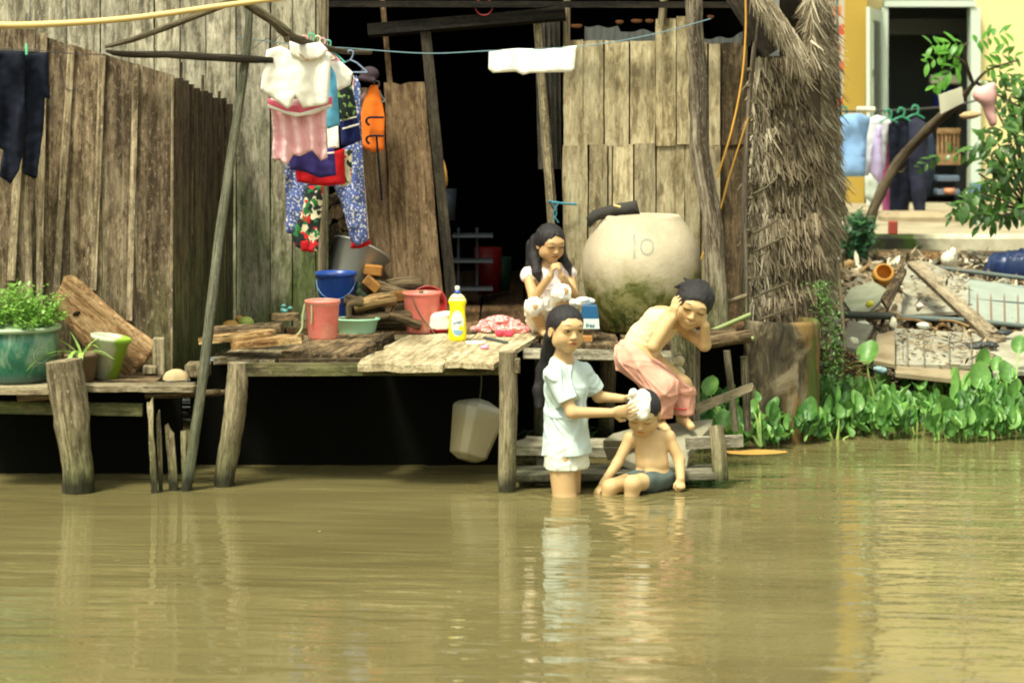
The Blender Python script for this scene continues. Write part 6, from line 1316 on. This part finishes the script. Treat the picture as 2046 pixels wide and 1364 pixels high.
# things at the doorway
def far(poly,Y,mat,nm,label,cat,group=None,**k): 
    k.setdefault('res',.035); return solo(nm,cloth_slab(poly,Y,**k),mat,label,cat,group)
m=MB(); a,b=P(1858,150,YH+.5),P(1915,168,YH+.5); m.box(((a.x+b.x)/2,YH+.5,(a.z+b.z)/2),(b.x-a.x,.12,a.z-b.z)); solo('lampshade_box',m,plain('pale_box',(.66,.64,.50),.6),'pale flat box hanging in the yellow house doorway','box')
m=MB(); a,b=P(1866,175,YH+.6),P(1915,215,YH+.6); m.box(((a.x+b.x)/2,YH+.6,(a.z+b.z)/2),(b.x-a.x,.05,a.z-b.z)); solo('blue_cloth',m,cloth('deep_blue_cloth',(.01,.02,.16)),'deep blue cloth under the pale flat box','cloth')
m=MB(); a,b=P(1872,262,YH+.3),P(1918,330,YH+.3); 
for i in range(6): m.plank(P(1874+i*8,262,YH+.3),P(1874+i*8,325,YH+.3),(1,0,0),.02,.02,n=1,m=1)
m.plank(P(1872,262,YH+.3),P(1918,262,YH+.3),(0,0,1),.05,.04,n=1,m=1); m.plank(P(1872,318,YH+.3),P(1918,318,YH+.3),(0,0,1),.1,.04,n=1,m=1); solo('wooden_crib',m,W_tan,'brown wooden rack inside the yellow house','rack')
for a_,b_,col,lab in (((1868,350),(1915,362),(.10,.14,.20),'blue-grey shelf board inside the doorway'),((1868,378),(1915,388),(.14,.18,.24),'lower blue-grey shelf board')):
    m=MB(); m.box((P(*a_,YH+.3)+P(*b_,YH+.3))/2,(.2,.2,.05)); solo('shelf',m,plain('shelf_paint',col,.6),lab,'shelf')
m=MB(); m.lathe(P(1897,388,YH+.15),[(.001,0),(.04,0),(.05,.05),(.045,.05),(.001,.01)],16); solo('bowl',m,plain('orange_bowl',(.7,.28,.15),.5),'small orange and white bowl on the shelf','bowl')
m=MB(); m.box(P(1952,390,YH-.3),(.12,.1,.22)); solo('blue_crate',m,plain('dull_blue',(.10,.17,.26),.5),'dull blue crate by the door jamb','crate')
# clothes line
YC=9.5
LB=cloth('light_blue_shirt_cloth',(.20,.34,.58)); LW=cloth('white_lilac_cloth',(.70,.72,.76)); MG=cloth('magenta_cloth',(.62,.16,.36))
cl='clothes on hangers in front of the yellow house'
far([(1672,240),(1690,228),(1720,226),(1740,236),(1732,280),(1728,352),(1680,354),(1674,320),(1664,300)],YC,LB,'blue_shirt','light blue shirt, leftmost on the far clothesline','shirt',cl,th=.06,foldamp=.03,foldf=25)
far([(1732,240),(1752,230),(1780,238),(1772,300),(1768,340),(1745,335),(1735,352),(1722,350),(1714,310)],YC+.2,LW,'white_shirt','white shirt beside the light blue one','shirt',cl,th=.06,foldamp=.03,foldf=25)
far([(1752,250),(1762,250),(1765,345),(1760,372),(1738,345),(1742,300)],YC+.1,cloth('lilac_cloth',(.50,.42,.68)),'lilac_blouse','lilac blouse in front of the magenta cloth','blouse',cl,th=.05,foldamp=.02,foldf=25)
far([(1758,250),(1782,245),(1780,440),(1762,425),(1760,330)],YC+.3,MG,'magenta_dress','long magenta dress left of the black clothes','dress',cl,th=.05,foldamp=.03,foldf=25)
far([(1728,345),(1762,350),(1760,400),(1745,408),(1728,395)],YC+.5,cloth('pale_green_cloth',(.50,.58,.50)),'pale_towel','pale green towel under the white shirt','towel',cl,th=.05)
far([(1775,248),(1800,238),(1822,250),(1824,330),(1815,441),(1790,440),(1777,434)],YC+.15,BLK,'black_dress','long black dress under the middle green hanger','dress',cl,th=.08,foldamp=.03,foldf=25)
far([(1815,242),(1830,232),(1856,250),(1850,330),(1848,425),(1830,428),(1822,400),(1815,330)],YC+.1,cloth('black_cloth_b',(.018,.02,.04),rough=.7),'black_blouse','black robe under the right green hanger','dress',cl,th=.08,foldamp=.03,foldf=25)
far([(1846,280),(1862,262),(1872,300),(1868,345),(1852,400),(1846,400)],YC+.4,cloth('dark_navy_b',(.02,.03,.05)),'navy_cloth','dark navy cloth right of the black robe','cloth',cl,th=.05)
far([(1656,242),(1668,240),(1668,262),(1657,262)],YC,cloth('white_tag_cloth',(.75,.72,.62)),'white_rag','small white rag left of the light blue shirt','cloth',None,th=.03)
m=MB(); m.path([P(1640,222,YC+.1),P(1760,222,YC+.1),P(1900,212,YC+.2),P(1990,190,YC+.2)],.008,5,cap=False); solo('clothesline',m,DK,'thin line holding the far clothes','line')
for px,py,lab in ((1775,228,'green hanger above the magenta dress'),(1801,225,'green hanger above the long black dress'),(1829,220,'green hanger above the black robe'),(1686,222,'green hanger above the light blue shirt')):
    p=P(px,py+8,YC+.1); m=MB(); m.path([p+V((-.03,0,.03)),p+V((-.012,0,.065)),p+V((.022,0,.05)),p+V((.015,0,0)),p],.009,6); m.path([p+V((-.07,0,-.035)),p,p+V((.07,0,-.035))],.008,6,sub=2); solo('clothes_hanger',m,plain('green_hanger',(.03,.22,.12),.4),lab,'hanger','green hangers on the far clothesline')
m=MB(); m.tube([P(1712,218,YC-.1),P(1748,219,YC-.1)],.02,8); solo('peg_bar',m,plain('pale_bar',(.62,.60,.46),.5),'short pale bar above the light blue shirt','bar')

# ------------------------------------------------------------ shrub / tree at right
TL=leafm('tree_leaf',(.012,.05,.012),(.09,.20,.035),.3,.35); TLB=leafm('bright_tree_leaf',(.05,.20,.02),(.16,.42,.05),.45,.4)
BK=wood('tree_bark',(.05,.035,.025),(.13,.095,.06),(.24,.19,.12),wet=False)
tr=thing('leaning_tree','leaning bare trunk with leafy sprays in front of the yellow house','tree',P(1738,475,6.4))
YT=6.4
m=MB(); m.path([P(1732,482,YT),P(1745,420,YT),P(1775,355,YT),P(1800,318,YT),P(1838,275,YT-.1),P(1880,235,YT-.2),P(1912,208,YT-.3),P(1945,168,YT-.5)],[.04,.035,.032,.036,.03,.035,.028,.012],9,wob=.25)
m.path([P(1790,335,YT),P(1800,345,YT),P(1812,330,YT)],.012,6); part('trunk',m,BK,tr)
m=MB(); br=[[(1945,170,5.9),(1930,130,5.8),(1905,110,5.7)],[(1945,170,5.9),(1975,140,5.8),(2036,120,5.7)],[(1950,165,5.9),(1985,185,5.8),(2030,210,5.7),(2070,225,5.6)],[(1940,160,5.9),(1925,100,5.8),(1935,85,5.8)],[(1960,180,5.9),(1990,220,5.8),(2010,260,5.7)]]
for b in br: m.path([P(*q) for q in b],[.012,.008]+[.005]*(len(b)-2),6)
part('limb',m,BK,tr)
m=MB(); m2=MB(); rs=random.Random(21)
def spray(m,p,d,L,n,sz):
    d=V(d).normalized()
    for i in range(n):
        q=(i+1)/n
        for s_ in (-1,1):
            side=d.cross(V((0,-1,.2))).normalized()*s_; m.leaf(p+d*L*q+V((0,0,-.15*q*q*L)),side*rs.uniform(.5,1.1)+d*rs.uniform(.2,.9)+V((rs.uniform(-.3,.3),rs.uniform(-.6,.2),rs.uniform(-.6,.15))),(0,-.6,1),sz*rs.uniform(.6,1.35),sz*rs.uniform(.34,.5),.5,4)
for px,py,dx,dz in ((1935,88,-.9,.1),(1925,100,-.8,-.15),(1930,120,-.8,-.5),(1940,92,.5,.3),(1950,110,.9,.1),(1958,130,1,-.2)): spray(m,P(px,py,5.8),(dx,-.2,dz),.24,6,.085)
for px,py in ((1975,150),(1995,170),(2015,185),(1985,190),(2010,215),(2035,220),(2040,150),(1960,150),(2000,140)):
    spray(m2,P(px,py,5.8),(rs.uniform(.2,1),-.2,rs.uniform(-.7,.3)),.28,6,.085)
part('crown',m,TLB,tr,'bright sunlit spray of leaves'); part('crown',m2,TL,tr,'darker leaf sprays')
sh=thing('bush','dark green bush with dense oval leaves at the right edge','bush',P(2040,470,5.6)); m=MB(); lm=MB()
for k in range(72):
    px,py=rs.uniform(1920,2110),rs.uniform(225,470)
    if px<1925+ (0 if py>300 else (300-py)*.7) : continue
    if px<1950 or (py<300 and px<1990) or py>440: continue
    p=P(px,py,5.6+rs.uniform(-.4,.4)); spray(m,p,(rs.uniform(-1,1),rs.uniform(-.6,.2),rs.uniform(-.5,.6)),rs.uniform(.12,.24),4,rs.uniform(.07,.12)); lm.tube([p,P(2060,420,5.8)],.006,5,cap=False)
for px,py in ((1885,305),(1935,380),(1925,370),(1945,395),(1930,400),(1950,425),(1975,440)):
    spray(m,P(px,py,5.6),(rs.uniform(-1,.3),-.2,rs.uniform(-.5,.2)),.16,4,.075)
part('crown',m,TL,sh); part('limb',lm,BK,sh,kind='stuff')
sb=thing('shrub','small dark green shrub at the foot of the leaning trunk','shrub',P(1712,510,6.3)); m=MB()
for k in range(420):
    a=rs.uniform(0,6.28); r=math.sqrt(rs.random()); px,py=1712+30*r*math.cos(a),470+44*r*math.sin(a); m.leaf(P(px,py,6.3+rs.uniform(-.2,.2)),(rs.uniform(-1,1),rs.uniform(-1,.2),rs.uniform(-.6,.8)),(0,-.3,1),rs.uniform(.05,.09),rs.uniform(.02,.04),.4,3)
part('leaves',m,leafm('shrub_leaf',(.01,.05,.02),(.04,.14,.04),.25),sb); m=MB(); m.tube([P(1712,515,6.3),P(1714,450,6.3)],.012,6); part('stem',m,BK,sb)
# white card, pink bag, tan bag on the tree
m=MB(); q=[P(1876,190,6.0),P(1922,174,6.0),P(1926,205,6.0),P(1880,228,6.0)]; quadslab(m,q,.02); solo('white_card',m,plain('cream_card',(.66,.63,.50),.7),'tilted cream card hooked on the leaning trunk','card')
c=P(1966,190,5.6); st=random.Random(2)
def f(S):
    S.ell(c,(.075,.06,.06),k=.02); S.cap(c+V((.02,0,0)),c+V((.06,0,-.17)),.05,.03,k=.03); S.cap(c+V((-.03,0,.02)),c+V((.05,0,.05)),.03,k=.02); S.fold(.006,50,6,(1,1,1))
blob('pink_bag',c-V((.2,.15,.28)),c+V((.2,.15,.15)),.009,f,plain('pink_film',(.74,.40,.38),.5),'pale pink plastic bag tied to the leaning tree','bag')
lump(1940,232,5.8,.05,plain('tan_bundle',(.50,.34,.18),.7),'small_bundle','small tan bundle hanging below the pink bag','bundle',(1.3,.6,.5))
m=MB(); m.box(P(1784,455,7.0),(.06,.05,.09)); solo('red_brick',m,plain('red_brick_',(.30,.05,.03),.8),'dull red brick on the terrace edge','brick')

# ------------------------------------------------------------ water hyacinth
HL=leafm('hyacinth_leaf',(.018,.10,.018),(.20,.40,.09),.3,.42); HS=plain('hyacinth_stalk',(.28,.42,.10),.5)
def pad(mb,c,nrm,r,t,asp=.9):
    nrm=V(nrm).normalized(); y=nrm.cross(V((.1,.2,1))).normalized(); x=-nrm.cross(y); n=11; c=c+x*r*.6; vs=[c.copy()-nrm*r*.10]
    for ring,rr in ((1,.6),(2,1.0)):
        for k in range(n):
            a=2*math.pi*k/n; q=r*rr*(1+.10*math.cos(a)+.28*max(0,math.cos(a))**6); vs.append(c+x*math.cos(a)*q+y*math.sin(a)*q*asp+nrm*r*(.02 if ring==1 else .26)*(1-.8*math.cos(2*a)))
    fs=[(0,1+k,1+(k+1)%n) for k in range(n)]+[(1+k,1+n+k,1+n+(k+1)%n,1+(k+1)%n) for k in range(n)]
    mb.add(vs,fs,[v-c for v in vs],True,t)
def stalk(mb,a,b,r): mb.path([a,a.lerp(b,.3)+V((0,0,-.0)),a.lerp(b,.65)+V((rs.uniform(-.01,.01),0,.012)),b],[r*1.5,r*1.9,r,r*.6],5,sub=2,cap=False,t=1.0)
def hy_edge(x): return 1.12+.33*max(0,min(1,(x-1.05)/.5))+.24*nz((x*2.2,0,0))+.06*nz((x*9,0,0))
m=MB(); sm=MB()
for k in range(2500):
    x=rs.uniform(.82,3.2); e=hy_edge(x); y=e+abs(rs.gauss(0,.42))
    if y>3.0: continue
    if x<1.0 and y<1.2: continue
    if abs(x-c.x)<0: continue
    if (x-1.24)**2+(y-1.55)**2<.19**2: continue
    h=rs.uniform(.01,.10)+.11*min(1,(y-e)/.4)*rs.random()+(.06 if rs.random()<.08 else 0); b=V((x+rs.uniform(-.03,.03),y+rs.uniform(-.03,.03),0.0)); b.z=max(0,groundz(b.x,b.y)); tp=V((x,y,b.z+h))
    if noise.noise(V((x*5,y*5,4)))<-.22: continue
    tp.z+=.05*max(0,noise.noise(V((x*3,y*3,8)))); r=rs.uniform(.015,.058)*rs.uniform(.6,1); pad(m,tp,(rs.uniform(-1.1,1.1),rs.uniform(-1.2,.3),rs.uniform(-.2,1.1)),r,rs.random()**1.3,rs.uniform(.42,.85))
    if rs.random()<.3 and y>e+.12: stalk(sm,b,tp,.003)
hy=solo('water_hyacinth_mat',m,HL,'floating mat of bright green water hyacinth along the bank','water plants',kind='stuff')
part('stalks',sm,HS,hy,kind='stuff')
def bigleaf(base,tips,label):
    t=thing('hyacinth_plant',label,'water plant',base,'tall water hyacinth plants')
    for tp,nr,r in tips:
        mb=MB(); pad(mb,tp,nr,r,rs.uniform(.3,.8)); part('leaf',mb,HL,t); mb=MB(); stalk(mb,base,tp,.005); part('stalk',mb,HS,t)
q=P
bigleaf(q(1755,835,1.9),[(q(1732,722,1.9),(-.35,-.7,.6),.062)],'tallest single hyacinth leaf left of the cement tiles')
bigleaf(q(1965,800,2.0),[(q(1955,770,2.0),(.1,-1,.3),.062),(q(1958,728,2.1),(.2,-.9,-.2),.045)],'large round hyacinth leaf under the cement tiles')
bigleaf(q(2020,860,1.9),[(q(2035,702,2.2),(-.2,-.9,.5),.045),(q(2010,760,2.0),(.3,-.8,.5),.055),(q(2026,815,1.9),(.1,-.9,.4),.05),(q(1990,738,2.1),(-.3,-.8,.5),.038)],'clump of big hyacinth leaves at the right edge')
bigleaf(q(1672,900,1.5),[(q(1642,842,1.5),(-.6,-.8,.3),.035),(q(1675,832,1.5),(.5,-.8,.3),.034),(q(1700,870,1.5),(.6,-.5,.6),.03),(q(1650,875,1.45),(-.7,-.5,.5),.03)],'low spiky hyacinth plant at the water edge')
bigleaf(q(1520,892,1.0),[(q(1505,820,1.2),(-.5,-.8,.4),.030),(q(1512,800,1.3),(.6,-.7,.4),.026),(q(1497,870,1.0),(-.6,-.7,.4),.028)],'yellow-stalked hyacinth right of the post stub')
bigleaf(q(1450,860,1.0),[(q(1418,786,1.0),(-.3,-.8,.5),.045),(q(1470,838,1.0),(.2,-.9,.3),.036),(q(1445,850,.95),(-.1,-.8,.5),.04)],'broad leaves behind the slanting grey plank')
m=MB()
for k in range(26):
    px=rs.uniform(1040,1230); a=P(px,rs.uniform(850,920),rs.uniform(.9,1.3)); m.leaf(a,(rs.uniform(-1,1),-.3,rs.uniform(.1,.9)),(0,0,1),rs.uniform(.06,.15),rs.uniform(.012,.02),.5,5)
solo('river_grass',m,leafm('river_grass_leaf',(.02,.07,.02),(.06,.16,.04),.2),'dark green grass blades in the shade behind the steps','grass',kind='stuff')

# bits drifting on the water
for px,py,sz,m_,lab in ((1490,925,.035,TL,'small green leaf drifting near the post stub'),(1640,960,.03,HL,'small green leaf drifting right of the steps'),(640,1060,.022,LITM,'tiny dry leaf floating before the platform'),(1330,1120,.025,LITM,'tiny dry leaf floating before the children'),(1790,1010,.04,HL,'loose hyacinth leaf drifting off the green mat'),(230,1120,.02,LITM,'tiny dry leaf floating at the left')):
    m=MB(); p=PZ(px,py,.003); m.leaf(p,(rs.uniform(-1,1),rs.uniform(-1,1),.02),(0,0,1),sz,sz*.45,.1,4,t=.6); solo('floating_leaf',m,m_,lab,'leaf')
